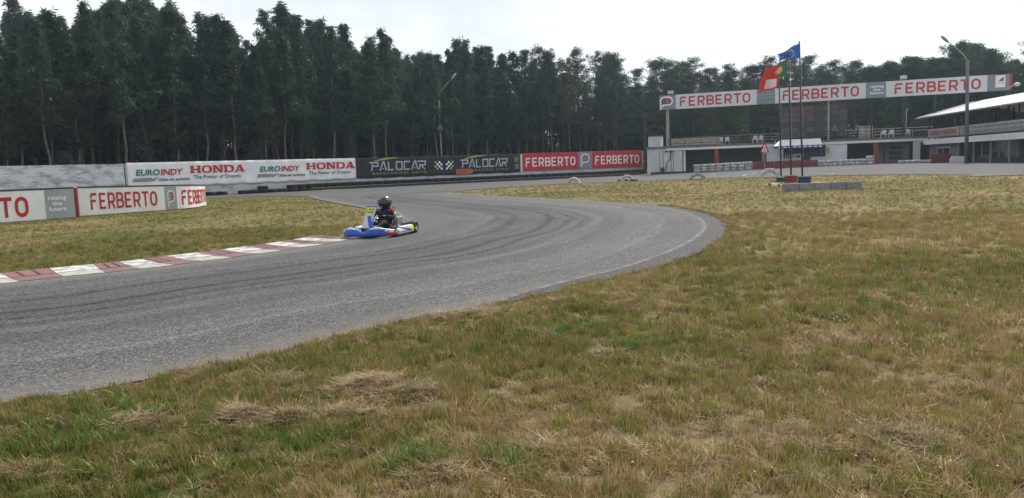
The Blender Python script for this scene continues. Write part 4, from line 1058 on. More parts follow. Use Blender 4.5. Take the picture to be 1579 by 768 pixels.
# thin galvanised pole and wire mesh lamp on the terrace
u = fu(1397.5); mb = MB(); mb.tube([(0, 0, 0), (0, 3.0, 0)], 0.06, 8); mb.tube([(0, 3.0, 0), (0.15, 3.08, 0)], 0.05, 6); o = mb.build('steel_pole', M['metal_galv']); o.matrix_world = FR @ Matrix.Translation((u, DECK, -0.5)); tag(o, 'thin pale steel pole standing on the terrace below the right name', 'pole')

# ---------------------------------------------------------------- results board on the terrace: dark frame with rows of panels
sb = empty('results_board', M=FR @ Matrix.Translation((0, DECK, -1.6))); tag(sb, 'large dark brown results board of many panels behind the flagpoles', 'board')
u0, u1 = fu(1206) , fu(1308); nc, nr = 8, 6
fbox('backing', u0, u1, 0.35, 4.15, -0.12, -0.05, 'wood_dark', sb)
M['panel_brown'] = mat('panel_brown', (0.13, 0.11, 0.105), 0.8, vary=0.15); M['panel_slate'] = mat('panel_slate', (0.075, 0.08, 0.085), 0.8); M['panel_rust'] = mat('panel_rust', (0.16, 0.085, 0.075), 0.8)
for i in range(nc):
    for j in range(nr):
        a = u0 + (u1 - u0) * i / nc; b = u0 + (u1 - u0) * (i + 1) / nc; c = 0.4 + 3.7 * j / nr; d = 0.4 + 3.7 * (j + 1) / nr
        q = (i * 5 + j * 3 + i * j) % 7
        fbox('panel', a + .03, b - .03, c + .03, d - .03, -0.05, 0.0, ['panel_brown', 'panel_slate', 'panel_brown', 'panel_brown', 'panel_rust', 'panel_brown', 'panel_slate'][q], sb)
for t in (0.02, 0.5, 0.98): u = u0 + (u1 - u0) * t; fbox('leg', u - .08, u + .08, 0, 4.3, -0.3, -0.121, 'metal_dark', sb)
# awning over the kiosk
aw = empty('awning', M=FR); tag(aw, 'white awning with a blue valance over the kiosk window', 'awning')
a0, a1 = fu(1196), fu(1265); mb = MB()
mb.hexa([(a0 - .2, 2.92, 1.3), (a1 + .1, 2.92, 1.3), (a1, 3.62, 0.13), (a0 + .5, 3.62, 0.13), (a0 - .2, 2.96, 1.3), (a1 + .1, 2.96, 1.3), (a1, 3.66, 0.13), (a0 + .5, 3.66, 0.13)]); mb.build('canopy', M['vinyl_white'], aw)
mb = MB(); n = 14
for k in range(n):
    a = a0 - .2 + (a1 - a0 + .3) * k / n; b = a0 - .2 + (a1 - a0 + .3) * (k + 1) / n; c = (a + b) / 2; mb.prism([(a, 2.915), (a, 2.68), (c, 2.60), (b, 2.68), (b, 2.915)], 1.285, 1.30)
mb.build('valance', M['awning_blue'], aw)
mb = MB()
for k in range(9): u = a0 + 0.3 + k * 0.55; mb.prism([(u, 2.70), (u + 0.33, 2.70), (u + 0.33, 2.82), (u, 2.82)], 1.302, 1.304)
tag(mb.build('worn_print', M['letter_white'], aw), kind='stuff')
mb = MB(); mb.bar((a0, 2.9, 1.28), (a0, 3.55, 0.13), 0.04); mb.bar((a1, 2.9, 1.28), (a1, 3.55, 0.13), 0.04); mb.build('support_arm', M['metal_dark'], aw)
# orange notice on the wall
nb = empty('wall_notice', M=FR); tag(nb, 'small orange and grey notice on the white wall right of the kiosk', 'sign')
u = fu(1276.5); fbox('plate', u - .16, u + .16, 2.25, 2.6, 0.003, 0.03, 'sign_grey', nb); fbox('plate_lower', u - .18, u + .18, 1.92, 2.248, 0.003, 0.03, mat('notice_orange', (0.6, 0.25, 0.07), .6), nb)

# pallets stood up, plastic chairs, slatted screens and people on the terrace
def pallet(px, label):
    r_ = empty('pallet', M=FR @ Matrix.Translation((fu(px), DECK, -1.0))); tag(r_, label, 'pallet', 'pale pallets on the terrace')
    for k in range(6): fbox('slat', -0.42, 0.42, 0.05 + k * 0.24, 0.22 + k * 0.24, 0.0, 0.03, 'wood_pale', r_)
    for x in (-.40, 0, .33): fbox('bearer', x, x + 0.07, 0, 1.46, -0.1, -0.002, 'wood_pale', r_)
pallet(1331, 'pale wooden pallet stood upright on the terrace, left of the pair'); pallet(1341, 'pale wooden pallet stood upright on the terrace, right of the pair')
def chair(name='plastic_chair'):
    r_ = empty(name)
    mb = MB(); mb.box(-.24, .24, -.22, .24, .42, .45); bevel(mb.build('seat', M['plastic_white'], r_), 0.012, 1)
    mb = MB(); mb.hexa([(-.24, .20, .45), (.24, .20, .45), (.24, .23, .45), (-.24, .23, .45), (-.22, .30, .86), (.22, .30, .86), (.22, .33, .86), (-.22, .33, .86)]); mb.build('backrest', M['plastic_white'], r_)
    for x in (-.22, .22):
        for y in (-.2, .21): mb = MB(); mb.bar((x * 1.1, y * 1.1, 0), (x, y, .42), 0.045); mb.build('leg', M['plastic_white'], r_)
        mb = MB(); mb.bar((x, -.2, .44), (x, -.18, .64), .04); mb.bar((x, -.2, .65), (x, .26, .66), .05, .03); mb.build('armrest', M['plastic_white'], r_)
    return r_
c0 = chair()
spots = [(1110, -1.0, 'stacked on the left of the terrace'), (1120.5, -1.2, 'beside the young tree on the left terrace'), (1164, -0.8, 'on the terrace next to the seated spectator'), (1172, -1.2, 'on the terrace just left of the results board'),
         (1363, -0.9, 'on the right terrace, left of the pair'), (1376, -1.1, 'on the right terrace, right of the pair'), (1404, -1.0, 'beside the thin steel pole on the terrace')]
for i, (px, z, lb) in enumerate(spots):
    c = c0 if i == 0 else copy_tree(c0)
    u = fu(px); p = FR @ Vector((u, DECK + 0.001, z)); c.location = p; c.rotation_euler = (0, 0, -0.33 + random.uniform(-.6, .6)); tag(c, 'white plastic garden chair ' + lb, 'chair', 'white plastic chairs on the terrace')
for px0, px1, lb in ((1406, 1438, 'dark slatted timber screen at the right end of the terrace'),):
    r_ = empty('slatted_screen', M=FR @ Matrix.Translation((0, DECK, -1.4))); tag(r_, lb, 'screen')
    for k in range(6): fbox('slat', fu(px0), fu(px1), 0.25 + k * 0.32, 0.42 + k * 0.32, 0, .03, 'wood_dark', r_)
    for px in (px0 + 1, (px0 + px1) / 2, px1 - 1): u = fu(px); fbox('post', u - .05, u + .05, 0, 2.2, -.08, -.002, 'metal_dark', r_)

# ---------------------------------------------------------------- people (one continuous skin each)
def skin_mesh(name, joints, edges, mats, sub=2):
    """joints: {name: (pos, radius)}; grows one smooth surface round the skeleton"""
    names = list(joints); idx = {n: i for i, n in enumerate(names)}
    me = bpy.data.meshes.new(name); me.from_pydata([joints[n][0] for n in names], [(idx[a], idx[b]) for a, b in edges], []); me.update()
    o = bpy.data.objects.new(name, me); COL.objects.link(o); o.modifiers.new('k', 'SKIN')
    if not me.skin_vertices: me.skin_vertices.new()
    for n in names:
        r = joints[n][1]; r = r if hasattr(r, '__len__') else (r, r)
        me.skin_vertices[0].data[idx[n]].radius = r
    me.skin_vertices[0].data[0].use_root = True
    m = o.modifiers.new('s', 'SUBSURF'); m.levels = sub; m.render_levels = sub
    dg = bpy.context.evaluated_depsgraph_get(); dg.update(); res = bpy.data.meshes.new_from_object(o.evaluated_get(dg))
    bpy.data.objects.remove(o); bpy.data.meshes.remove(me)
    res.name = name; res.materials.clear()
    for m in mats: res.materials.append(m)
    res.polygons.foreach_set('use_smooth', [True] * len(res.polygons)); return res
def standing(pose=0):
    a = 0.06 if pose == 0 else 0.22
    J = {'hip': ((0, 0, .93), (.16, .12)), 'waist': ((0, 0, 1.08), (.14, .10)), 'chest': ((0, .01, 1.32), (.17, .12)), 'neck': ((0, .01, 1.47), .06), 'head0': ((0, 0, 1.55), .075), 'head': ((0, -.01, 1.64), .10), 'crown': ((0, 0, 1.72), .07)}
    E = [('hip', 'waist'), ('waist', 'chest'), ('chest', 'neck'), ('neck', 'head0'), ('head0', 'head'), ('head', 'crown')]
    for s, n in ((-1, 'l'), (1, 'r')):
        J['sh' + n] = ((s * .19, .01, 1.40), .07); J['el' + n] = ((s * (.25 + a * .3), .02 if pose == 0 else -.05, 1.12), .05); J['wr' + n] = ((s * .25, -.06 - a * .6, .90 + a * .6), .036); J['ha' + n] = ((s * .25, -.09 - a * .7, .82 + a * .7), .034)
        J['th' + n] = ((s * .10, 0, .82), .095); J['kn' + n] = ((s * (.11 + .02 * pose), -.02, .49), .062); J['an' + n] = ((s * (.12 + .03 * pose), .02, .09), .045); J['to' + n] = ((s * (.13 + .03 * pose), -.13, .045), .042)
        E += [('chest', 'sh' + n), ('sh' + n, 'el' + n), ('el' + n, 'wr' + n), ('wr' + n, 'ha' + n), ('hip', 'th' + n), ('th' + n, 'kn' + n), ('kn' + n, 'an' + n), ('an' + n, 'to' + n)]
    return J, E
def bystander(px, z, rz, label, top, legs, pose=0):
    J, E = standing(pose); me = skin_mesh('person', J, E, [M[top], M[legs], M['skin'], M['cloth_dark']])
    for p in me.polygons:
        c = p.center
        p.material_index = 2 if (c.z > 1.47 and c.y < 0.02 and c.z < 1.66) or (abs(c.x) > .2 and c.z < .93 + .2 * pose and c.z > .7) else (3 if c.z > 1.50 or c.z < 0.10 else (0 if c.z > 0.97 else 1))
    o = link('person', me); o.location = FR @ Vector((fu(px), DECK + 0.001, z)); o.rotation_euler = (0, 0, rz); tag(o, label, 'person')
bystander(1146, -0.7, -0.2, 'person in dark clothes standing at the railing near the young green tree', 'cloth_dark', 'cloth_dark')
bystander(1287, -0.7, 0.2, 'person in dark clothes leaning by the railing at the results board', 'cloth_grey', 'cloth_dark', 1)
bystander(1309, -0.8, -0.5, 'person in a dark top standing at the end of the results board', 'cloth_dark', 'cloth_dark', 1)
bystander(1323, -0.9, 0.4, 'person in grey top standing next to the upright pallets', 'cloth_grey', 'cloth_dark')

# ---------------------------------------------------------------- along the foot of the pit building
TW = tyre_mesh('white_tyre', 0.42, 0.31, M['tyre_white'])
def stack(px, py, n, label, group, tm=TW, r=0.42, h=0.31, p=None):
    p = at(px, py) if p is None else p; root = empty('tyre_stack', p); tag(root, label, 'tyre stack', group)
    for k in range(n):
        o = link('tyre', tm, root); o.location = (random.uniform(-.03, .03), random.uniform(-.03, .03), h * (k + .5)); o.rotation_euler = (0, 0, random.random() * 6)
    return root
ORD = ['first', 'second', 'third', 'fourth', 'fifth', 'sixth', 'seventh', 'eighth', 'ninth', 'tenth', 'eleventh', 'twelfth']
for k in range(8): stack(1075 + k * 11.4, 265.6 - k * 0.35, 3, f'white-painted tyre stack in front of the left garage, {ORD[k]} from the left', 'white tyre stacks at the left garage', p=fp(1075 + k * 11.4, 3.6))
for k in range(10): stack(1260 + k * 9.0, 259.8 - k * 0.27, 3 if k > 8 else 2, f'white-painted tyre stack right of the red barrier, {ORD[k]} from the left', 'white tyre stacks right of the red barrier', p=fp(1262 + k * 8.9, 3.4))
for k in range(8): stack(1392 + k * 10.3, 251.4 - k * 0.18, 1, f'low white-painted tyre near the right building, {ORD[k]} from the left', 'low white tyres near the right building', p=fp(1392 + k * 10.3, 3.0 + k * .35))
# black belt and dark rubble at the left bay
def slabrow(name, a, b, h, t, m, label, cat):
    P, Q = [c if isinstance(c, Vector) else at(*c) for c in (a, b)]; fr = frame(P, Q); r_ = empty(name, M=fr); tag(r_, label, cat); n = max(2, round((Q - P).length / 2.0)); L_ = (Q - P).length
    for k in range(n): o = fbox('board', L_ * k / n + 0.01, L_ * (k + 1) / n - 0.01, -0.05, h, 0, t, m, r_); bevel(o, 0.02, 1)
    return r_
slabrow('rubber_belt', fp(1003, 2.0), fp(1072, 2.6), 0.30, 0.08, 'rubber_belt', 'low black rubber belt at the foot of the left white bay', 'barrier')
slabrow('rubber_belt', fp(1072, 4.3), fp(1165, 4.3), 0.14, 0.08, 'rubber_belt', 'low black rubber belt in front of the white tyre stacks', 'barrier')
rb = slabrow('board_barrier', fp(1161, 3.9), fp(1261, 3.9), 0.88, 0.10, 'red_board', 'long dull red board barrier in front of the kiosk', 'barrier')
slabrow('board_barrier', fp(1352, 1.6), fp(1402, 1.6), 0.16, 0.10, 'red_board', 'low red board on the ground before the right-hand garage', 'barrier')
slabrow('board_barrier', g2((0.5425 * 76, 76)), g2((0.5675 * 76, 76)), 0.92, 0.12, 'red_board', 'short red board barrier beside the lamp post', 'barrier')
# white concrete block beside it
p = g2((0.5767 * 75, 75)); mb = MB(); mb.box(-.62, .62, -.35, .35, -.03, .42); mb.box(-.5, .55, -.3, .3, .42, .60); o = bevel(mb.build('white_block', M['white_paint']), .04); o.location = p; o.rotation_euler = (0, 0, -0.3); tag(o, 'pale stepped concrete block left of the lamp post foot', 'block')
# warning triangle on its post
p = fp(1179, 4.3); ws = empty('warning_sign', p, -0.33); tag(ws, 'red and white triangular warning sign on a post before the kiosk wall', 'sign')
mb = MB(); mb.tube([(0, 0, -.05), (0, 0, 3.0)], 0.04, 8); mb.build('post', M['metal_galv'], ws)
mb = MB(); mb.add([], []); T = [(-.52, 1.85), (.52, 1.85), (0, 3.15)]; mb.prism(T, 0, .02); mb.v = [(x, -z - .04, y) for x, y, z in mb.v]; mb.build('plate', M['sign_red'], ws)
mb = MB(); mb.prism([(-.30, 1.98), (.30, 1.98), (0, 2.78)], .021, .024); mb.v = [(x, -z - .04, y) for x, y, z in mb.v]; mb.build('plate_face', M['letter_white'], ws)
mb = MB(); mb.prism([(-.06, 2.05), (.06, 2.05), (.03, 2.5), (-.03, 2.5)], .025, .027); mb.prism([(-.14, 2.12), (-.08, 2.12), (.14, 2.35), (.08, 2.35)], .0275, .029); mb.v = [(x, -z - .04, y) for x, y, z in mb.v]; mb.build('plate_symbol', M['sign_red'], ws)
mb = MB(); mb.box(-.14, .20, -.03, .0, 0.75, 1.75); mb.build('lower_plate', M['metal_dark'], ws)

# ---------------------------------------------------------------- two-storey building on the right, running towards us
RA = Vector((31.7 + .168 * 84, 84, 0)); RBv = Vector((31.7 + .168 * 40, 40, 0)); RA.z = RBv.z = 0.5
RF = frame(RA, RBv)
def ru(px): return on_plane(RF, px, hor(px))[0]
def rz_(px, py): return on_plane(RF, px, py)[1]
cl = empty('clubhouse', M=RF); tag(cl, 'two-storey clubhouse with open upper gallery and sloping metal roof at the right edge', 'building')
LEN = 40.0; DP = -9.0
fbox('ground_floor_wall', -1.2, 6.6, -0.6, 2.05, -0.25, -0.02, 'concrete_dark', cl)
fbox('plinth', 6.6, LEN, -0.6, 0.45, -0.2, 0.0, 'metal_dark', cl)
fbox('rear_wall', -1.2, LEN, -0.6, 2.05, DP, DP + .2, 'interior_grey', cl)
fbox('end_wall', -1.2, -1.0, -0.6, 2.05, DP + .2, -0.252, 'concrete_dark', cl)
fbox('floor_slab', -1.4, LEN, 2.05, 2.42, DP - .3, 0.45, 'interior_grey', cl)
fbox('fascia', -1.4, LEN, 1.95, 2.50, 0.452, 0.52, 'white_paint', cl)
# lower windows and glazing
wf = fbox('window', 1.1, 4.7, 0.75, 1.62, -0.019, 0.03, 'plastic_white', cl)
for a, b in ((1.25, 2.85), (2.98, 4.58)): fbox('pane', a, b, 0.87, 1.50, 0.032, 0.04, 'glass_dark', wf)
u = 6.8
while u < LEN - 2:
    fbox('mullion', u, u + 0.10, 0.45, 2.04, -0.12, -0.02, 'interior_grey', cl); fbox('glazing', u + .105, u + 1.72, 0.46, 2.03, -0.09, -0.07, 'glass_dark', cl); u += 1.73
for u in np.arange(7.4, LEN, 3.6): fbox('pillar', u - .06, u + .06, -0.4, 2.04, 0.2, 0.32, 'metal_galv', cl)
# upper gallery posts, dark back, railing banners, roof
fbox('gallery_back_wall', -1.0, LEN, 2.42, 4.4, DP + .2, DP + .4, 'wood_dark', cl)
for u in np.arange(-0.9, LEN, 1.85): fbox('gallery_post', u - .05, u + .05, 2.42, 4.95, 0.1, 0.2, 'metal_dark', cl)
for u in np.arange(0.5, LEN, 3.7): fbox('gallery_post', u - .06, u + .06, 2.42, 5.2, -4.5, -4.35, 'wood_dark', cl)
mb = MB(); e0 = 4.78; n = 44
for k in range(n * 2):
    u0 = -2.4 + (LEN + 3.0) * k / (n * 2); u1 = -2.4 + (LEN + 3.0) * (k + 1) / (n * 2); d0 = 0.04 * (k % 2); d1 = 0.04 * ((k + 1) % 2)
    mb.add([(u0, e0 + d0, 1.1), (u1, e0 + d1, 1.1), (u1, e0 + 1.5 + d1, -4.6), (u0, e0 + 1.5 + d0, -4.6), (u0, e0 + .1 + d0, 1.1), (u1, e0 + .1 + d1, 1.1), (u1, e0 + 1.6 + d1, -4.6), (u0, e0 + 1.6 + d0, -4.6)], [(0, 1, 2, 3), (7, 6, 5, 4), (0, 4, 5, 1), (2, 6, 7, 3)])
mb.build('roof_sheet', M['roof_metal'], cl)
mb = MB(); mb.add([(-2.4, e0 + 1.5, -4.62), (LEN + .6, e0 + 1.5, -4.62), (LEN + .6, e0 + .3, DP - .6), (-2.4, e0 + .3, DP - .6), (-2.4, e0 + 1.6, -4.62), (LEN + .6, e0 + 1.6, -4.62), (LEN + .6, e0 + .4, DP - .6), (-2.4, e0 + .4, DP - .6)], [(0, 3, 2, 1), (4, 5, 6, 7), (0, 1, 5, 4), (1, 2, 6, 5), (2, 3, 7, 6), (3, 0, 4, 7)]); mb.build('rear_roof_sheet', M['roof_metal'], cl)
fbox('gutter', -2.4, LEN + .6, e0 - 0.02, e0 + 0.1, 1.105, 1.2, 'roof_metal', cl)
for y in (2.65, 2.55 + 0.95): mb = MB(); mb.tube([(-1.0, y, 0.3), (LEN, y, 0.3)], 0.03, 6); mb.build('gallery_rail', M['metal_galv'], cl)
gb = empty('gallery_banner', M=RF); tag(gb, 'pale vending banner with red letters along the clubhouse gallery rail', 'banner')
M['banner_pale'] = mat('banner_pale', (0.40, 0.39, 0.40), 0.6, vary=0.1, vscale=1.2)
sheet('banner_sheet', -0.6, 7.8, 2.66, 3.56, M['banner_pale'], gb, lambda u, y, z: (u, y, 0.36 + z + 0.02 * math.sin(u * 2)), 40, 4)
text('lettering', 'REBELO VENDING', 0.2, 2.88, 7.2, 0.48, M['letter_red'], gb, 0.40, 0.015)
gb2 = empty('gallery_banner', M=RF); tag(gb2, 'long faded grey banner with two rows of print on the gallery rail', 'banner')
sheet('banner_sheet', 7.95, 26, 2.66, 3.56, M['banner_pale'], gb2, lambda u, y, z: (u, y, 0.36 + z + 0.02 * math.sin(u * 2)), 60, 4)
mb = MB()
for k in range(60):
    u = 8.4 + k * 0.28
    if k % 9 in (3, 8): continue
    for y in (3.22, 2.86): mb.prism([(u, y), (u + .18, y), (u + .18, y + .16), (u, y + .16)], 0.40, 0.402)
tag(mb.build('worn_print', M['sign_grey'], gb2), kind='stuff')
# little floodlight on an arm beside the billboard's end
fr_ = empty('floodlight', pt(1566, 131, 82)); tag(fr_, 'small pale floodlight on an arm right of the billboard end', 'lamp')
mb = MB(); mb.tube([(-.7, .3, -.35), (-.35, .1, -.1), (0, 0, 0)], 0.05, 6); mb.build('arm', M['metal_galv'], fr_)
mb = MB(); mb.lathe([(.10, -.3), (.20, -.1), (.22, .15), (.08, .3)], 10, 'x', (.15, 0, .05)); mb.build('lamp_head', M['plastic_white'], fr_, True)

# ---------------------------------------------------------------- lamp posts
def lamp_post(name, base, top, head, r0, r1, m, label, extras):
    root = empty(name, base); tag(root, label, 'lamp post'); T = top - base; H = head - base
    mb = MB(); mb.tube([(0, 0, -.3), T * 0.5, T], [r0, (r0 + r1) / 2, r1], 12); mb.build('pole', M[m], root, True)
    mb = MB(); mid = T.lerp(H, 0.5) + Vector((0, 0, .12)); mb.tube([T - Vector((0, 0, .1)), T.lerp(H, .2) + Vector((0, 0, .1)), mid, H], 0.045, 8); mb.build('arm', M['metal_galv'], root, True)
    d = (H - T).normalized(); hd = MB(); n = 12; ls = [(-.08, .05), (.05, .11), (.35, .17), (.65, .15), (.85, .06)]
    b = len(hd.v)
    for s, rr in ls:
        c = H + d * s; side = d.cross(Vector((0, 0, 1))).normalized(); up = side.cross(d)
        for k in range(n):
            a = 2 * math.pi * k / n; hd.v.append(tuple(c + side * math.cos(a) * rr * 1.2 + up * math.sin(a) * rr * .65))
    for i in range(len(ls) - 1):
        for k in range(n): l = (k + 1) % n; hd.f.append((i * n + k, i * n + l, (i + 1) * n + l, (i + 1) * n + k))
    hd.f += [tuple(range(n)), tuple((len(ls) - 1) * n + k for k in reversed(range(n)))]
    ho = hd.build('lamp_head', M['concrete_pole'] if r0 > .14 else M['plastic_white'], root, True)
    return root
bp_ = pt(1490.3, 251, 70); bp_.z = float(ter(bp_.x, bp_.y)); tp_ = pt(1492, 92, 70)
lamp_post('lamp_post', bp_, tp_, pt(1462, 65, 70.0), 0.165, 0.125, 'concrete_dark', 'tall dark concrete lamp post in front of the clubhouse', None)
bp2 = pt(683, 288, 91.5); bp2.z = 0.0; tp2 = pt(676.5, 146, 91.5)
lp = lamp_post('lamp_post', bp2, tp2, pt(696, 122, 91.5), 0.13, 0.10, 'metal_galv', 'slim leaning lamp post rising behind the black banner', None)
for f_, sz, m in ((0.62, 0.30, 'plastic_white'), (0.96, 0.42, 'metal_dark')):
    c = (tp2 - bp2) * f_; mb = MB(); mb.box(c.x - sz, c.x + sz * .8, c.y - .3, c.y - .12, c.z - .22, c.z + .12); mb.box(c.x - .1, c.x + .2, c.y - .35, c.y - .12, c.z + .12, c.z + .4); bevel(mb.build('speaker_box', M[m], lp), .03, 1)
# dark utility post at the junction of wall and pit building
p = wp(994, 101); mb = MB(); mb.tube([(0, 0, -.2), (0.1, 0, 8.0)], [.16, .12], 10); mb.box(-.5, .7, -.1, .05, 7.2, 7.4); o = mb.build('utility_post', M['wood_dark']); o.location = p; tag(o, 'dark timber utility post between the red panels and the pit building', 'post')
# ---------------------------------------------------------------- flagpoles, flags and their planted tyres
def flagpole(px, py, ytop, Y, label):
    b = pt(px, py, Y); b.z = float(ter(b.x, b.y)); t = pt(px - (py - ytop) * 0.022, ytop, Y); root = empty('flagpole', b); tag(root, label, 'flagpole', 'flagpoles on the infield'); T = t - b
    mb = MB(); mb.tube([(0, 0, -.1), T * .5, T], [.065, .055, .045], 10); mb.build('pole', M['metal_dark'], root, True)
    mb = MB(); mb.lathe([(.02, 0), (.07, .03), (.07, .08), (.02, .12)], 8, 'z', T); mb.build('finial', M['metal_dark'], root, True)
    mb = MB(); mb.tube([T * .98 + Vector((.07, -.05, 0)), T * .12 + Vector((.09, -.05, 0))], .008, 4); mb.build('halyard', M['metal_galv'], root)
    return t
YF = 56.0
t1 = flagpole(1237.3, 276, 66, YF, 'tallest dark flagpole of the three, flying the blue flag with stars')
t2 = flagpole(1220, 272, 90, YF + 1.6, 'middle dark flagpole flying the red and green flag')
t3 = flagpole(1204.5, 267.5, 128, YF + 3.2, 'left and shortest flagpole with the torn white and red flag')
def flag(name, corners, Y, nu, nv, paint, mats, label, wave):
    """cloth between four surveyed corners (hoist top, fly top, fly bottom, hoist bottom), rippling in depth"""
    A, B, C, D = [pt(*c, Y) for c in corners]; mb = MB(); base = A.copy()
    for j in range(nv + 1):
        for i in range(nu + 1):
            s, t = i / nu, j / nv; p = (A.lerp(B, s)).lerp(D.lerp(C, s), t)
            k = s ** 0.7; p = p + Vector((0, wave * k * math.sin(s * 9 + t * 2.5), 0.10 * k * math.sin(s * 7 + t * 3)))
            mb.v.append(tuple(p - base))
    mi = []
    for j in range(nv):
        for i in range(nu):
            a = j * (nu + 1) + i; mb.f.append((a, a + 1, a + nu + 2, a + nu + 1)); mi.append(paint((i + .5) / nu, (j + .5) / nv))
    me = bpy.data.meshes.new(name); me.from_pydata(mb.v, [], mb.f); me.update()
    for m in mats: me.materials.append(m)
    me.polygons.foreach_set('material_index', mi); me.polygons.foreach_set('use_smooth', [True] * len(mi))
    o = link(name, me); o.location = base; md = o.modifiers.new('t', 'SOLIDIFY'); md.thickness = 0.012; tag(o, label, 'flag', 'flags on the infield poles'); return o
def eu(s, t):
    for k in range(12):
        a = k / 12 * 2 * math.pi
        if math.hypot((s - .5 - .22 * math.cos(a)) * 1.5, t - .5 - .33 * math.sin(a)) < 0.055: return 1
    return 0
flag('flag', [(1232, 67), (1198, 84), (1200, 95), (1233, 89)], YF, 48, 32, eu, [M['flag_blue'], M['flag_yellow']], 'blue flag with a ring of yellow stars on the tallest pole', 0.28)
def ptg(s, t):
    r = math.hypot((s - .36) * 1.45, t - .5)
    if r < .10: return 3 if r > .055 else 0
    if r < .23: return 2 if (r > .17 or abs((s - .36) * 1.45 - (t - .5)) < .035) else (3 if r < .13 else 0)
    return 1 if s < .36 else 0
flag('flag', [(1214.5, 91), (1181, 106), (1172, 128), (1214, 116)], YF + 1.6, 48, 32, ptg, [M['flag_red'], M['flag_green'], M['flag_yellow'], M['flag_white']], 'red and green national flag with yellow crest on the middle pole', 0.30)
def wr(s, t): return 1 if (.12 < s < .66 and .18 < t < .86) else 0
flag('flag', [(1203, 112), (1173, 119), (1168, 145), (1201, 134)], YF + 3.2, 30, 24, wr, [M['flag_red'], M['flag_white']], 'red flag with a white field on the left pole, lowest of three', 0.25)
TB = {k: tyre_mesh('planter_tyre', 0.36, 0.17, M['tyre_' + k]) for k in ('green', 'red', 'blue')}
for px, py, k, n in ((1205, 281.5, 'green', 2), (1220, 283, 'red', 3), (1240, 286, 'blue', 3)):
    stack(px, py, n, f'stack of {k}-painted tyres at the foot of the flagpoles', 'painted tyre stacks at the flagpoles', TB[k], .36, .17)
stack(1229, 286.5, 1, 'single red-painted tyre lying beside the blue tyre stack', 'painted tyre stacks at the flagpoles', TB['red'], .36, .17)
p0, p1 = at(1209, 297), at(1288, 295.5)
for k in range(5):
    a = at(1209 + k * 24.2, 296.5 - k * 0.85); b = at(1209 + (k + 1) * 24.2 - 0.8, 296.5 - (k + 1) * 0.85); fr = frame(a, b); L_ = (b - a).length
    mb = MB(); mb.box(0, L_, -.04, .36, -.32, 0); mb.box(-.0, L_, .36, .39, -.30, -.02); o = bevel(mb.build('concrete_kerb_block', mat('block_grey%d' % k, (0.22 + .02 * (k % 3), 0.225 + .02 * (k % 3), 0.24), .85, vary=.3, vscale=3)), .015); o.matrix_world = fr
    tag(o, f'low weathered grey concrete block before the flagpoles, {ORD[k]} from the left', 'block', 'grey concrete blocks in front of the flagpoles')
a, b = at(1184.5, 286.5), at(1232, 293); fr = frame(a, b); L_ = (b - a).length; rt = empty('striped_beam', M=fr); tag(rt, 'low white, red and green striped beam lying left of the concrete blocks', 'beam')
for k in range(9): fbox('stripe', L_ * k / 9, L_ * (k + 1) / 9 - .004, 0.02, .16, -.08, 0, ['flag_green', 'letter_white', 'letter_white', 'letter_red', 'letter_white', 'letter_red', 'letter_white', 'letter_white', 'letter_white'][k], rt)

# ---------------------------------------------------------------- the kart (x forward, y left, z up)
KM = {'blue': mat('kart_blue', (0.03, 0.10, 0.40), 0.35, spec=.4, vary=.06), 'white': mat('kart_white', (0.52, 0.53, 0.56), 0.35, spec=.4, vary=.06), 'navy': mat('kart_navy', (0.02, 0.05, 0.20), 0.35),
      'yellow': mat('plate_yellow', (0.62, 0.70, 0.05), 0.45), 'red': mat('kart_red', (0.5, 0.03, 0.04), 0.4), 'black': mat('kart_black', (0.018, 0.018, 0.02), 0.45), 'chrome': mat('kart_steel', (0.6, 0.6, 0.62), 0.25, 0.9), 'slick': mat('slick_tyre', (0.02, 0.02, 0.022), 0.55),
      'rim': mat('kart_rim', (0.45, 0.45, 0.47), 0.3, 0.8), 'helmet': mat('helmet_shell', (0.016, 0.018, 0.024), 0.22, coat=.6), 'visor': mat('helmet_visor', (0.02, 0.022, 0.028), 0.10, spec=.7), 'helmet_grey': mat('helmet_trim', (0.10, 0.105, 0.12), 0.3)}
HD = math.atan2(-0.955, -0.30)
Kf = at(561, 368); hv = Vector((math.cos(HD), math.sin(HD), 0)); KC = Kf - hv * 0.95; KC.z = 0.006
kart = empty('go_kart', KC, HD); kart.scale = (1.08,) * 3; tag(kart, 'blue and white racing go-kart with number plate on the inside of the bend', 'go-kart')
def loft(name, secs, mats, pick, parent, closed=True, dens=1):
    if dens > 1: secs = [[tuple(a * (1 - q / dens) + b * q / dens for a, b in zip(s[i], s[(i + 1) % len(s)])) for i in range(len(s)) for q in range(dens)] for s in secs]
    """skin a list of cross-sections (lists of points)"""
    mb = MB(); n = len(secs[0])
    for s in secs: mb.v += [tuple(p) for p in s]
    for i in range(len(secs) - 1):
        for k in range(n if closed else n - 1):
            l = (k + 1) % n; mb.f.append((i * n + k, i * n + l, (i + 1) * n + l, (i + 1) * n + k))
    if closed: mb.f += [tuple(range(n)), tuple((len(secs) - 1) * n + k for k in reversed(range(n)))]
    o = mb.build(name, None, parent, True); me = o.data
    for m in mats: me.materials.append(m)
    for p in me.polygons: p.material_index = pick(p.center)
    return o
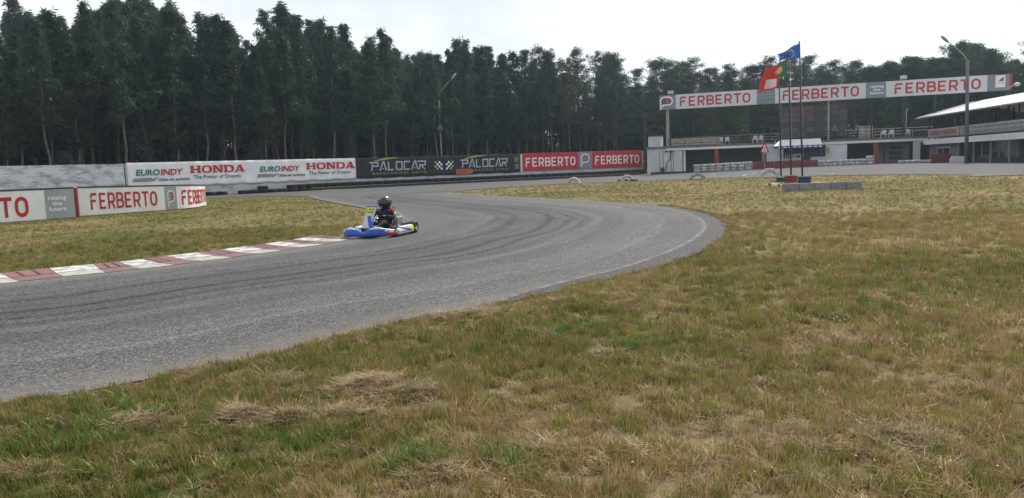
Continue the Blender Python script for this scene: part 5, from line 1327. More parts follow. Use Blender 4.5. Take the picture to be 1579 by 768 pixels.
# nose fairing
secs = []
for i in range(193):
    y = -0.66 + 1.32 * i / 192; t = abs(y) / 0.66; x = 0.97 - 0.30 * t ** 3.2
    top = 0.205 + 0.055 * math.exp(-((t - .52) / .2) ** 2) - 0.055 * math.exp(-(t / .14) ** 2) - 0.02 * (t > .9)
    dep = 0.16 * (1 - .45 * t ** 4)
    secs.append([(x - .02, y, .045), (x, y, .10), (x - .005, y, top * .62), (x - .035, y, top * .92), (x - .07, y, top), (x - dep, y, top - .02), (x - dep, y, .09), (x - .06, y, .05)])
def nose_col(c):
    t = abs(c.y) / .66
    if c.y > .56 and c.z < .12: return 2
    if t > .78 + (.12 if c.z < .15 else 0): return 1
    if c.z > .18 and t > .1: return 1 if (c.z > .21 and .2 < t < .85) else 0
    return 0
loft('nose_fairing', secs, [KM['blue'], KM['white'], KM['red'], KM['navy']], nose_col, kart, dens=8)
mb = MB(); mb.tube([(.66, -.6, .12), (.84, -.42, .10), (.86, 0, .10), (.84, .42, .10), (.66, .6, .12)], .014, 6); mb.build('front_bumper_bar', KM['chrome'], kart, True)
# upright steering panel with the number plate
secs = []
for i in range(97):
    s = i / 96; zc = .22 + .50 * s; xc = .68 - .28 * s ** 1.2; w_ = .155 - .03 * math.sin(math.pi * s) - .01 * s
    secs.append([(xc + .035 * (1 - (k / 24 - 1) ** 2), w_ * (1 - k / 24), zc) for k in range(49)] + [(xc - .02, w_ * (k / 24 - 1), zc) for k in range(49)])
def pan_col(c):
    if c.z > .69: return 1
    v = (c.y + .10) - (.62 - c.z) * .35
    return 1 if (.02 < v < .11 and c.z < .50) or c.y > .13 - (.62 - c.z) * .1 else 0
pn = loft('steering_panel', secs, [KM['white'], KM['blue']], pan_col, kart)
pl = empty('number_plate'); bpy.data.objects.remove(pl)
plm = MB(); plm.box(-.115, .115, -.075, .075, 0, .008); pl = bevel(plm.build('number_plate', KM['yellow'], kart), .004, 1)
nrm = Vector((.44, 0, .24)).normalized(); Mz = Matrix(((0, -0.48, 0.877, .485 + .018), (1, 0, 0, 0), (0, .877, .48, .615), (0, 0, 0, 1)))
pl.matrix_local = Mz
text('numerals', '122', -.10, -.055, .20, .11, KM['black'], pl, .0095, .02, .2)
# chassis rails, floor tray, axle, seat
mb = MB()
for s in (-1, 1): mb.tube([(-.62, s * .30, .075), (-.1, s * .32, .075), (.42, s * .26, .075), (.78, s * .16, .085)], .016, 6)
mb.tube([(-.55, -.45, .13), (-.55, .45, .13)], .025, 8); mb.tube([(.45, -.5, .12), (.45, .5, .12)], .016, 6); mb.build('chassis_rails', KM['chrome'], kart, True)
mb = MB(); mb.box(.02, .78, -.24, .24, .045, .055); mb.build('floor_tray', KM['black'], kart)
secs = []
for i in range(8):
    s = i / 7; x = .02 - .48 * s ** 1.0 - .06 * max(0, s - .5); z = .09 + (.52 * max(0, s - .35) / .65); hw = .20 - .02 * s
    secs.append([(x, hw * math.sin(R(-80 + 160 * k / 8)), z + .15 * (1 - math.cos(R(-80 + 160 * k / 8))) * (1 - .3 * s)) for k in range(9)] + [(x - .015, (hw + .012) * math.sin(R(80 - 160 * k / 8)), z - .012 + .15 * (1 - math.cos(R(80 - 160 * k / 8))) * (1 - .3 * s)) for k in range(9)])
loft('seat', secs, [KM['black']], lambda c: 0, kart)
# side pods
for s in (-1, 1):
    secs = []
    for i in range(121):
        t = i / 120; x = -.36 + .80 * t; h = .225 - .05 * t + .02 * math.sin(t * 3); o_ = .70 - .05 * (1 - t) * 0 - .03 * math.sin(math.pi * t)
        secs.append([(x, s * .44, .06), (x, s * o_, .05), (x, s * (o_ + .015), .12), (x, s * (o_ - .01), h - .02), (x, s * (o_ - .07), h), (x, s * .46, h - .03)])
    def pod_col(c):
        if c.x < -.24: return 2
        return 1 if .02 < (c.z - .10 - c.x * .18) < .07 else 0
    loft('side_pod', secs, [KM['white'], KM['navy'], KM['yellow']], pod_col, kart, dens=10)
# wheels
def wheel(x, y, r, wd, steer=0.0):
    t = empty('wheel'); t.parent = kart; t.location = (x, y, r); t.rotation_euler = (0, 0, steer)
    h = wd / 2; mb = MB(); mb.lathe([(r * .52, -h), (r * .88, -h), (r * .97, -h * .82), (r, -h * .5), (r, h * .5), (r * .97, h * .82), (r * .88, h), (r * .52, h)], 24, 'y', closed=True); mb.build('tyre', KM['slick'], t, True)
    mb = MB(); mb.lathe([(r * .50, -h * .9), (r * .515, -h * .98), (r * .515, h * .98), (r * .50, h * .9), (r * .42, h * .55), (r * .20, h * .45), (r * .16, h * .6), (r * .10, h * .6), (r * .10, -h * .5), (r * .40, -h * .5)], 20, 'y'); mb.build('rim', KM['rim'], t, True)
wheel(.45, .56, .128, .13, .16); wheel(.45, -.56, .128, .13, .16); wheel(-.56, .585, .142, .21); wheel(-.56, -.585, .142, .21)
# rear bumper, engine, exhaust, fuel tank, stays
secs = []
for i in range(17): y = -.62 + 1.24 * i / 16; x = -.80 + .06 * (abs(y) / .62) ** 3; secs.append([(x, y, .10), (x - .045, y, .12), (x - .05, y, .20), (x, y, .23), (x + .03, y, .2), (x + .03, y, .12)])
loft('rear_bumper', secs, [KM['black']], lambda c: 0, kart)
mb = MB(); mb.box(-.36, -.12, -.46, -.27, .08, .30)
for k in range(6): mb.box(-.34, -.14, -.475, -.255, .30 + k * .022, .311 + k * .022)
mb.build('engine', KM['chrome'], kart)
mb = MB(); mb.tube([(-.30, -.38, .33), (-.45, -.40, .36), (-.62, -.32, .30), (-.74, -.15, .27)], [.03, .05, .06, .03], 8); mb.build('exhaust', KM['chrome'], kart, True)
mb = MB(); mb.box(.10, .36, -.10, .10, .06, .24); bevel(mb.build('fuel_tank', KM['white'], kart), .02)
mb = MB(); mb.tube([(-.44, .22, .50), (-.62, .36, .16)], .013, 6); mb.tube([(-.42, .26, .54), (-.70, .46, .20)], .012, 6); mb.tube([(-.44, -.22, .50), (-.62, -.36, .16)], .013, 6); mb.build('seat_stay', KM['chrome'], kart)
mb = MB(); mb.box(-.36, -.10, .27, .42, .10, .42); bevel(mb.build('radiator', KM['chrome'], kart), .01, 1)
# steering wheel and column
sw = MB(); ax = Vector((-.80, 0, .60)).normalized(); c0_ = Vector((.16, 0, .50)); e1 = Vector((0, 1, 0)); e2 = ax.cross(e1)
ring = [c0_ + (e1 * math.cos(R(a)) + e2 * math.sin(R(a))) * .15 for a in range(0, 360, 18)]
sw.tube(ring, .015, 8, closed=True)
for a in (90, 210, 330): sw.tube([c0_, c0_ + (e1 * math.cos(R(a)) + e2 * math.sin(R(a))) * .15], .012, 6)
sw.build('steering_wheel', KM['black'], kart, True)
mb = MB(); mb.tube([c0_, (.62, 0, .14)], .011, 6); mb.build('steering_column', KM['chrome'], kart)

# ---------------------------------------------------------------- the driver, seated with both hands on the wheel
J = {'hip': ((-.20, 0, .20), (.15, .12)), 'belly': ((-.27, 0, .34), (.135, .11)), 'chest': ((-.34, 0, .54), (.165, .125)), 'neck': ((-.33, 0, .69), .065), 'head0': ((-.31, 0, .76), .08), 'head': ((-.30, 0, .84), .09)}
E = [('hip', 'belly'), ('belly', 'chest'), ('chest', 'neck'), ('neck', 'head0'), ('head0', 'head')]
for s, n in ((-1, 'r'), (1, 'l')):
    hx = c0_ + e1 * (s * .14) + e2 * .03
    J.update({'sh' + n: ((-.33, s * .20, .61), .075), 'el' + n: ((-.12, s * .31, .44), .052), 'wr' + n: ((.07, s * .19, .50), .036),
              'th' + n: ((-.12, s * .13, .20), .09), 'kn' + n: ((.24, s * .21, .36), .07), 'sn' + n: ((.44, s * .17, .24), .055), 'an' + n: ((.62, s * .13, .14), .042), 'to' + n: ((.70, s * .13, .25), .035)})
    E += [('chest', 'sh' + n), ('sh' + n, 'el' + n), ('el' + n, 'wr' + n), ('hip', 'th' + n), ('th' + n, 'kn' + n), ('kn' + n, 'sn' + n), ('sn' + n, 'an' + n), ('an' + n, 'to' + n)]
SUIT = [mat('suit_black', (0.016, 0.017, 0.022), 0.8), mat('suit_red', (0.32, 0.04, 0.045), 0.8), mat('suit_blue', (0.03, 0.045, 0.14), 0.8), mat('suit_pale', (0.40, 0.36, 0.24), 0.8)]
me = skin_mesh('person', J, E, SUIT)
for p in me.polygons:
    c = p.center; i = 0
    if c.z > .615 and .12 < c.y < .30 and c.x > -.40: i = 1
    elif c.z > .60 and -.02 < c.y < .10 and c.x > -.30: i = 2
    elif c.z > .60 and c.y < -.16: i = 2
    elif .27 < c.z < .60 and .27 < c.y < .33 and c.x < -.18: i = 3
    elif c.x > .6: i = 0
    p.material_index = i
drv = link('person', me); drv.location = KC; drv.rotation_euler = (0, 0, HD); drv.scale = (1.08, 1.08, .99); tag(drv, 'driver in a black suit and black helmet holding the kart steering wheel', 'person')
for s in (-1, 1):
    w0 = Vector((.06, s * .185, .50)); cp = c0_ + e1 * (s * .148) + e2 * .0; dirp = (cp - w0).normalized()
    GJ = {'w': (w0, .034), 'p': (w0.lerp(cp, .55), (.040, .026)), 'k': (w0.lerp(cp, .95) - ax * .0, (.040, .022))}; GE = [('w', 'p'), ('p', 'k')]
    for q in range(4):
        o_ = e2 * (.036 - .024 * q); ln = (.9, 1.0, .95, .75)[q]; b_ = w0.lerp(cp, .95) + o_
        GJ[f'a{q}'] = (b_ + Vector((.034 * ln, 0, .012)), .0095); GJ[f'b{q}'] = (b_ + Vector((.046 * ln, -s * .026, -.002)), .009); GJ[f'c{q}'] = (b_ + Vector((.028 * ln, -s * .044, -.016)), .008); GE += [('k', f'a{q}'), (f'a{q}', f'b{q}'), (f'b{q}', f'c{q}')]
    tb = w0.lerp(cp, .6); GJ['t0'] = (tb + Vector((0, -s * .03, .026)), .011); GJ['t1'] = (tb + Vector((.022, -s * .046, .036)), .009); GE += [('p', 't0'), ('t0', 't1')]
    gm = skin_mesh('glove', GJ, GE, [KM['black']], 1); link('glove', gm, drv)
# full-face helmet with visor, turned slightly into the bend
hl = empty('helmet'); hl.parent = drv; hl.location = (-.29, 0, .835); hl.scale = (1.07, 1.07, 1.14); hl.rotation_euler = (0, R(4), R(-6))
mb = MB(); nu, nv = 32, 20
for j in range(nv + 1):
    a = math.pi * j / nv
    for i in range(nu):
        b = 2 * math.pi * i / nu; x = math.sin(a) * math.cos(b); y = math.sin(a) * math.sin(b); z = math.cos(a)
        rx = .178 if x > 0 else .172; yy = .150; k = 1.0
        if z < -.1 and x > .3: k = 1.0 + .10 * (x - .3) * min(1, (-z) * 2)      # chin bar
        zz = z * (.158 if z > 0 else .142)
        mb.v.append((x * rx * k, y * yy * k, zz))
for j in range(nv):
    for i in range(nu):
        l = (i + 1) % nu; mb.f.append((j * nu + i, j * nu + l, (j + 1) * nu + l, (j + 1) * nu + i))
sh = mb.build('shell', KM['helmet'], hl, True)
mb = MB()
for j in range(9):
    a = R(64 + 38 * j / 8)
    for i in range(25):
        b = R(-78 + 156 * i / 24); mb.v.append((math.sin(a) * math.cos(b) * .188, math.sin(a) * math.sin(b) * .158, math.cos(a) * .160))
for j in range(8):
    for i in range(24): a_ = j * 25 + i; mb.f.append((a_, a_ + 1, a_ + 26, a_ + 25))
v_ = mb.build('visor', KM['visor'], hl, True); md = v_.modifiers.new('t', 'SOLIDIFY'); md.thickness = .006
mb = MB(); mb.tube([(math.sin(R(62)) * math.cos(R(b)) * .190, math.sin(R(62)) * math.sin(R(b)) * .160, math.cos(R(62)) * .162) for b in range(-80, 81, 10)], .007, 6); mb.build('visor_seal', KM['helmet_grey'], hl, True)
mb = MB(); mb.box(.168, .200, -.05, .05, -.095, -.065); bevel(mb.build('chin_vent', KM['helmet_grey'], hl), .006, 1)
mb = MB(); mb.lathe([(.05, 0), (.10, .01), (.115, .03), (.10, .05), (.08, .055)], 16, 'z', (-.32, 0, .665)); mb.build('neck_collar', SUIT[2], drv, True)
# ---------------------------------------------------------------- trees
M['bark_euc'] = mat('bark_euc', (0.20, 0.17, 0.145), 0.9, col2=(0.085, 0.07, 0.06), vscale=3.0)
M['bark_pine'] = mat('bark_pine', (0.11, 0.08, 0.065), 0.9, col2=(0.05, 0.038, 0.032), vscale=4.0)
M['leaf_euc'] = leafmat('leaf_euc', (0.016, 0.032, 0.022), (0.066, 0.098, 0.050), 0.34)
M['leaf_pine'] = leafmat('leaf_pine', (0.022, 0.033, 0.018), (0.058, 0.078, 0.036), 0.25)
M['leaf_bright'] = leafmat('leaf_bright', (0.06, 0.10, 0.022), (0.13, 0.19, 0.045), 0.4)
M['leaf_broad'] = leafmat('leaf_broad', (0.028, 0.042, 0.018), (0.075, 0.10, 0.042), 0.3)
M['leaf_glaucous'] = leafmat('leaf_glaucous', (0.05, 0.07, 0.065), (0.12, 0.15, 0.13), 0.3)
def leaf_cloud(name, C, rad, cnt, ln, wd, droop, m, rng, flat=1.0):
    """leaf-shaped faces scattered round clump centres C (n x 3)"""
    n = len(C); idx = np.repeat(np.arange(n), cnt); N = len(idx)
    d = rng.normal(size=(N, 3)); d /= np.linalg.norm(d, axis=1)[:, None]; r = rng.random(N) ** (1 / 2.2)
    P = C[idx] + d * (r * rad[idx])[:, None] * np.array([1, 1, flat])
    ax = rng.normal(size=(N, 3)); ax[:, 2] = ax[:, 2] * 0.6 - droop; ax /= np.linalg.norm(ax, axis=1)[:, None]
    sd_ = np.cross(ax, rng.normal(size=(N, 3))); sd_ /= np.linalg.norm(sd_, axis=1)[:, None]
    l = ln * rng.uniform(.6, 1.4, N)[:, None]; w_ = wd * rng.uniform(.6, 1.4, N)[:, None]
    V = np.stack([P, P + ax * l * .5 + sd_ * w_ * .5, P + ax * l, P + ax * l * .5 - sd_ * w_ * .5], 1).reshape(-1, 3)
    me = bpy.data.meshes.new(name); me.vertices.add(4 * N); me.vertices.foreach_set('co', V.ravel().astype(np.float32))
    me.loops.add(4 * N); me.loops.foreach_set('vertex_index', np.arange(4 * N, dtype=np.int32)); me.polygons.add(N); me.polygons.foreach_set('loop_start', np.arange(0, 4 * N, 4, dtype=np.int32)); me.polygons.foreach_set('loop_total', np.full(N, 4, np.int32))
    me.update(calc_edges=True); me.validate()
    tn = np.clip(rng.random(n)[idx] * .6 + rng.random(N) * .4, 0, 1); a = me.attributes.new('tint', 'FLOAT', 'POINT'); a.data.foreach_set('value', np.repeat(tn, 4).astype(np.float32))
    me.materials.append(m); return me
def euc_proto(seed):
    rng = np.random.default_rng(seed); H = 20.0; lean = rng.uniform(-.6, .6, 2); wig = rng.uniform(-.25, .25, (9, 2))
    tr = [Vector((lean[0] * (k / 8) ** 1.5 + wig[k][0] * (k > 0), lean[1] * (k / 8) ** 1.5 + wig[k][1] * (k > 0), H * .97 * k / 8 - (.3 if k == 0 else 0))) for k in range(9)]
    mb = MB(); mb.tube(tr, [.17, .15, .135, .12, .10, .08, .06, .04, .015], 8)
    def tp(h): t = h / H * 8 / .97; i = int(min(7, t)); return tr[i].lerp(tr[i + 1], min(1, t - i))
    C = []; Rd = []
    h = H * rng.uniform(.28, .40); rmax = rng.uniform(2.5, 3.7); lob = rng.uniform(0, 6.28, 4); lk_ = rng.uniform(.35, .95, 4); tipk = rng.uniform(.72, 1.15)
    while h < H * .985:
        t = max(0.0, (h / H - .28) / .72); prof = rmax * (min(1.0, .45 + t * 2.2) if t < .25 else (1 - (t - .25) / .75) ** tipk * .93 + .07)
        a = rng.uniform(0, 6.28); i4 = int(t * 3.99); L_ = prof * rng.uniform(.45, 1.2) * (1 + .55 * lk_[i4] * math.cos(a - lob[i4])) * .85; b = tp(h); e = b + Vector((math.cos(a) * L_, math.sin(a) * L_, L_ * rng.uniform(.1, .8)))
        mb.tube([b, b.lerp(e, .5) + Vector((0, 0, .12)), e], [.035, .022, .008], 4, cap=False)
        for q in range(3 + int(rng.random() * 2)):
            s = rng.uniform(.35, 1.08); c = b.lerp(e, s) + Vector(rng.normal(size=3) * .16); C.append(tuple(c)); Rd.append(rng.uniform(.30, .66) * (1 - .45 * max(0, t - .5) / .5))
        h += rng.uniform(.13, .27) * (1 + .5 * max(0, t - .5))
    # a few bare dead twigs on the lower trunk
    for k in range(10):
        b = tp(H * rng.uniform(.12, .34)); a = rng.uniform(0, 6.28); L_ = rng.uniform(.4, 1.1); mb.tube([b, b + Vector((math.cos(a) * L_, math.sin(a) * L_, rng.uniform(-.2, .4)))], [.015, .005], 3, cap=False)
    C = np.array(C); Rd = np.array(Rd)
    return mb.mesh('trunk', M['bark_euc'], True), leaf_cloud('crown', C, Rd, 19, .56, .115, 1.0, M['leaf_euc'], rng, 1.15)
def pine_proto(seed, leafm='leaf_pine', bark='bark_pine', broad=False):
    rng = np.random.default_rng(seed); H = 17.0; lean = rng.uniform(-.5, .5, 2); wig = rng.uniform(-.18, .18, (8, 2))
    tr = [Vector((lean[0] * k / 7 + wig[k][0] * (k > 0), lean[1] * k / 7 + wig[k][1] * (k > 0), H * .95 * k / 7 - (.3 if k == 0 else 0))) for k in range(8)]
    mb = MB(); mb.tube(tr, [.21, .19, .17, .15, .125, .095, .06, .02], 8)
    def tp(h): t = h / H * 7 / .95; i = int(min(6, t)); return tr[i].lerp(tr[i + 1], min(1, t - i))
    C = []; Rd = []; h = H * rng.uniform(.40, .50)
    while h < H * .97:
        t = (h / H - .4) / .6; prof = 2.5 * (math.sin(math.pi * (0.25 + .72 * t)) ** .8) * (1.25 if broad else 1)
        for q in range(3):
            a = rng.uniform(0, 6.28); L_ = prof * rng.uniform(.5, 1.15); b = tp(h); e = b + Vector((math.cos(a) * L_, math.sin(a) * L_, L_ * rng.uniform(.05, .5)))
            mb.tube([b, b.lerp(e, .55) + Vector((0, 0, -.08)), e], [.055, .035, .012], 4, cap=False)
            for s in ((.62, 1.0) if not broad else (.4, .7, 1.0)):
                c = b.lerp(e, s) + Vector(rng.normal(size=3) * .18) + Vector((0, 0, .15)); C.append(tuple(c)); Rd.append(rng.uniform(.42, .75))
        h += rng.uniform(.38, .6)
    C.append(tuple(tp(H * .96))); Rd.append(.5)
    return mb.mesh('trunk', M[bark], True), leaf_cloud('crown', np.array(C), np.array(Rd), 62 if not broad else 55, .22 if not broad else .26, .085 if not broad else .14, -.15, M[leafm], rng, .62 if not broad else .8)
EUC = [euc_proto(100 + k) for k in range(6)]; PIN = [pine_proto(200 + k) for k in range(6)]; BRD = [pine_proto(300 + k, 'leaf_broad', 'bark_pine', True) for k in range(3)]
SKY_PX = [-200, 0, 30, 60, 110, 180, 230, 265, 300, 345, 370, 410, 455, 500, 530, 552, 585, 605, 640, 665, 700, 757, 790, 820, 865, 900, 945, 965, 990, 1050, 1110, 1150, 1180, 1240, 1300, 1350, 1400, 1440, 1480, 1510, 1550, 1700]
SKY_PY = [-45, 20, 30, -35, 5, -15, -35, -25, -15, 20, 5, 42, -8, 32, 40, 28, 60, 42, 58, 56, 54, 62, 70, 64, 66, 76, 80, 108, 90, 92, 86, 106, 86, 84, 82, 100, 84, 76, 58, 60, 76, 80]
def tree(kind, protos, H0, x, y, top, label, group, rng, wide=1.0):
    z = float(ter(x, y)); o = empty(kind, (x, y, z), rng.uniform(0, 6.28)); tk, cr = protos[rng.integers(len(protos))]; s = (top - z) / H0
    o.scale = (s * wide * rng.uniform(.85, 1.1),) * 2 + (s,); link('trunk', tk, o); link('crown', cr, o)
    tag(o, label, 'tree', group); return o
rng = np.random.default_rng(5); n_e = n_p = 0
DIRS = [(A, B) for A, B in zip(WALL, WALL[1:])]
for row in range(7):
    for A, B in DIRS:
        d = B - A; l = d.length; d.normalize(); nb = Vector((-d.y, d.x, 0)); s = rng.uniform(0, 2)
        while s < l:
            p = A + d * s + nb * (3.2 + row * 3.0 + rng.uniform(-1.1, 1.1)); px = CX + F * p.x / p.y; s += rng.uniform(1.9, 3.4) * (1.0 if row < 4 else 1.25)
            if px < -230 or px > 1010: continue
            sk = np.interp(px, SKY_PX, SKY_PY) - 8 + 38 * vn(px, 5.0, 23.0, 2) + rng.uniform(10, 85) * (1.0 if rng.random() < .72 else 0.0)
            top = pt(px, sk, p.y).z; pine = px > 880 or (px > 780 and rng.random() < .5) or (px > 560 and row > 3 and rng.random() < .25)
            edge = ' in the front row' if row == 0 else ''
            if pine:
                n_p += 1; tree('pine_tree', PIN, 17.0, p.x, p.y, top, f'slender dark pine{edge} of the plantation behind the red panels', 'pines behind the far wall' + edge, rng, .85)
            else:
                n_e += 1; tree('eucalyptus_tree', EUC, 20.0, p.x, p.y, top, f'tall slender eucalyptus{edge} of the dense plantation behind the far wall', 'eucalyptus behind the far wall' + edge, rng, 1.05)
# stand behind the pit building: pines, thinner, with light between the trunks; rounder trees to the right
for row in range(6):
    px = 935 + rng.uniform(0, 20)
    while px < 1680:
        Y = 113 + row * 5.5 + rng.uniform(-2, 2) - (px - 1000) * 0.012; x = pt(px, hor(px), Y).x
        sk = np.interp(px, SKY_PX, SKY_PY) - 10 + 34 * vn(px, 9.0, 21.0, 4) + rng.uniform(6, 60) * (1 if rng.random() < .72 else 0); top = pt(px, sk, Y).z
        if px < 1340: tree('pine_tree', PIN, 17.0, x, Y, top, 'dark pine of the stand behind the pit building', 'pines behind the pit building', rng, 1.12)
        else: tree('broadleaf_tree', BRD, 17.0, x, Y, top, 'rounded dark tree of the stand behind the billboard right end', 'rounded trees behind the billboard', rng, 1.15)
        px += rng.uniform(17, 40)
# nearer tree whose branch shows at the top right corner
x = pt(1632, hor(1632), 96).x; tree('pine_tree', PIN, 17.0, x, 96, pt(1600, 2, 96).z, 'taller pine at the top right corner beyond the clubhouse', None, rng, 1.45)
# young bright tree behind the terrace and undergrowth along the wall
def shrub_proto(seed, m, bark, H=3.0, rx=1.0, n=46, lf=(.2, .09)):
    r_ = np.random.default_rng(seed); C = []; mb = MB(); mb.tube([(0, 0, -.2), (.03, .02, H * .5), (0, 0, H * .9)], [.05, .035, .01], 6)
    for k in range(n):
        h = r_.uniform(.18, 1) * H; a = r_.uniform(0, 6.28); rr = rx * r_.uniform(.1, 1) * (1.15 - .7 * (h / H) ** 2); c = (math.cos(a) * rr, math.sin(a) * rr, h); C.append(c)
        if k % 3 == 0: mb.tube([(0, 0, h * .75), c], [.018, .006], 4, cap=False)
    return mb.mesh('stem', M[bark], True), leaf_cloud('foliage', np.array(C), r_.uniform(.22, .42, n) * (H / 3), 40, lf[0], lf[1], .2, M[m], r_)
def shrub(name, pr, x, y, s, label, cat, group=None):
    o = empty(name, (x, y, float(ter(x, y))), random.random() * 6); o.scale = (s, s, s); link('stem', pr[0], o); link('foliage', pr[1], o); tag(o, label, cat, group); return o
yg = shrub_proto(51, 'leaf_bright', 'bark_euc', 6.0, 1.9, 70, (.24, .13)); q = pt(1138, 215, 107); shrub('young_tree', yg, q.x, 107, 1.12, 'young bright green tree showing above the left terrace', 'tree')
yg2 = shrub_proto(52, 'leaf_broad', 'bark_euc', 5.5, 1.9, 70, (.24, .13)); q = pt(1102, 215, 108); shrub('young_tree', yg2, q.x, 108, 1.1, 'dull green young tree left of the bright one above the terrace', 'tree')
SHR = [shrub_proto(60 + k, 'leaf_glaucous', 'bark_euc', 3.6, .95, 34, (.20, .12)) for k in range(2)]
SHD = [shrub_proto(70 + k, 'leaf_euc', 'bark_euc', 3.6, 1.3, 60, (.22, .11)) for k in range(3)]
for px, Y, s, lb in ((225, 72, 1.5, 'left'), (280, 75, 1.45, 'middle'), (100, 66, 1.1, 'leftmost'), (390, 80, 1.25, 'right')):
    q = pt(px, hor(px), Y); shrub('eucalyptus_sapling', SHR[int(px) % 2], q.x, Y, s, f'blue-grey eucalyptus sapling above the wall, {lb} of the four', 'sapling', 'saplings above the wall')
for k in range(80):
    px = rng.uniform(-150, 990); i = int(np.searchsorted([proj(w_)[0] for w_ in WALL], px)); i = min(max(i, 1), len(WALL) - 1)
    A, B = WALL[i - 1], WALL[i]; t = rng.random(); p = A.lerp(B, t); d = (B - A).normalized(); p = p + Vector((-d.y, d.x, 0)) * rng.uniform(12, 30)
    shrub('understorey_shrub', SHD[k % 3], p.x, p.y, rng.uniform(.8, 1.9), 'dark shrub in the undergrowth deep among the plantation trunks', 'shrub', 'undergrowth among the trunks')
for k in range(34):
    px = rng.uniform(960, 1600); Y = rng.uniform(117, 142); q = pt(px, hor(px), Y)
    shrub('understorey_shrub', SHD[k % 3], q.x, Y, rng.uniform(1.0, 2.0), 'dark shrub in the undergrowth behind the pit building', 'shrub', 'undergrowth behind the pit building')
for k in range(16):
    px = rng.uniform(845, 1000); Y = rng.uniform(112, 128); q = pt(px, hor(px), Y)
    shrub('understorey_shrub', SHD[k % 3], q.x, Y, rng.uniform(1.6, 2.5), 'tall dark shrub among the trunks behind the red panels', 'shrub', 'undergrowth behind the red panels')
# bushy darker tree leaning out over the white banner
q = pt(535, hor(535), 86); tree('broadleaf_tree', BRD, 17.0, q.x, 86, pt(535, 105, 86).z, 'bushy dark green tree leaning out of the plantation above the white banner', None, rng, 1.0)
# ---------------------------------------------------------------- turf: blades instanced over the ground
def blade_clump(name, n, h0, h1, spread, wd, lean, m, seed, lie=0.0, leafy=False):
    r_ = np.random.default_rng(seed); mb = MB()
    for _ in range(n):
        a = r_.uniform(0, 6.28); q = spread * math.sqrt(r_.random()); x, y = q * math.cos(a), q * math.sin(a); h = r_.uniform(h0, h1); b = r_.uniform(0, 6.28)
        ln = lean * r_.uniform(.3, 1.5); w_ = wd * r_.uniform(.6, 1.3); dx, dy = math.cos(b), math.sin(b); sx, sy = -dy * w_ / 2, dx * w_ / 2
        P = []
        for t, k in ((0, 1.0), (.5, 1.15 if leafy else .8), (1, 0)):
            up = h * (t - lie * t * .55) * (1 - .25 * ln * t); out_ = h * ln * t ** 1.6 + h * lie * t * .8; P.append((x + dx * out_, y + dy * out_, up + (.01 if lie else -.01), k))
        o = len(mb.v)
        for (px_, py_, pz_, k) in P[:2]: mb.v += [(px_ - sx * k, py_ - sy * k, pz_), (px_ + sx * k, py_ + sy * k, pz_)]
        mb.v.append(P[2][:3]); mb.f += [(o, o + 1, o + 3, o + 2), (o + 2, o + 3, o + 4)]
    me = bpy.data.meshes.new(name); me.from_pydata(mb.v, [], mb.f); me.update(); me.materials.append(m); return bpy.data.objects.new(name, me)
def flower_clump(name, m_head, m_stem, seed, n=3, r=.012):
    r_ = np.random.default_rng(seed); mb = MB(); hd = MB(); mats = []
    for _ in range(n):
        x, y = r_.uniform(-.06, .06, 2); h = r_.uniform(.02, .06); mb.tube([(x, y, 0), (x + .01, y, h)], .0018, 3); b = len(mb.f)
        k0 = len(mb.f); mb.lathe([(r * .3, -.004), (r, 0), (r * .8, r * .5), (r * .2, r * .7)], 7, 'z', (x + .01, y, h)); mats += [(k0, len(mb.f))]
    me = bpy.data.meshes.new(name); me.from_pydata(mb.v, [], mb.f); me.update(); me.materials.append(m_stem); me.materials.append(m_head)
    for a, b in mats:
        for i in range(a, b): me.polygons[i].material_index = 1
    return bpy.data.objects.new(name, me)
def scatter(name, protos, P, scl, tint, label, cat, tilt=.12):
    """instance prototype clumps on points P (n x 3)"""
    N = len(P); col = bpy.data.collections.new(name + '_kinds')
    for i, o in enumerate(protos): o.name = f'{i:02d}_{name}'; col.objects.link(o)
    me = bpy.data.meshes.new(name); me.vertices.add(N); me.vertices.foreach_set('co', P.ravel().astype(np.float32))
    rot = np.stack([RNG.normal(0, tilt, N), RNG.normal(0, tilt, N), RNG.uniform(0, 6.28, N)], 1).astype(np.float32)
    for nm, ty, v, key in (('rot', 'FLOAT_VECTOR', rot.ravel(), 'vector'), ('scl', 'FLOAT', scl.astype(np.float32), 'value'), ('tint', 'FLOAT', np.clip(tint, 0, 1).astype(np.float32), 'value'), ('pick', 'INT', RNG.integers(0, len(protos), N).astype(np.int32), 'value')):
        a = me.attributes.new(nm, ty, 'POINT'); a.data.foreach_set(key, v)
    o = link(name, me); g = bpy.data.node_groups.new(name, 'GeometryNodeTree'); g.interface.new_socket('Geometry', in_out='INPUT', socket_type='NodeSocketGeometry'); g.interface.new_socket('Geometry', in_out='OUTPUT', socket_type='NodeSocketGeometry')
    gi = g.nodes.new('NodeGroupInput'); go = g.nodes.new('NodeGroupOutput'); ip = g.nodes.new('GeometryNodeInstanceOnPoints'); ci = g.nodes.new('GeometryNodeCollectionInfo')
    ci.inputs['Collection'].default_value = col; ci.inputs['Separate Children'].default_value = True; ci.inputs['Reset Children'].default_value = True
    def na(nm, t): q = g.nodes.new('GeometryNodeInputNamedAttribute'); q.data_type = t; q.inputs['Name'].default_value = nm; return q.outputs['Attribute']
    g.links.new(gi.outputs[0], ip.inputs['Points']); g.links.new(ci.outputs[0], ip.inputs['Instance']); ip.inputs['Pick Instance'].default_value = True
    g.links.new(na('pick', 'INT'), ip.inputs['Instance Index']); g.links.new(na('rot', 'FLOAT_VECTOR'), ip.inputs['Rotation']); g.links.new(na('scl', 'FLOAT'), ip.inputs['Scale']); g.links.new(ip.outputs[0], go.inputs[0])
    md = o.modifiers.new('scatter', 'NODES'); md.node_group = g
    tag(o, label, cat, kind='stuff'); return o
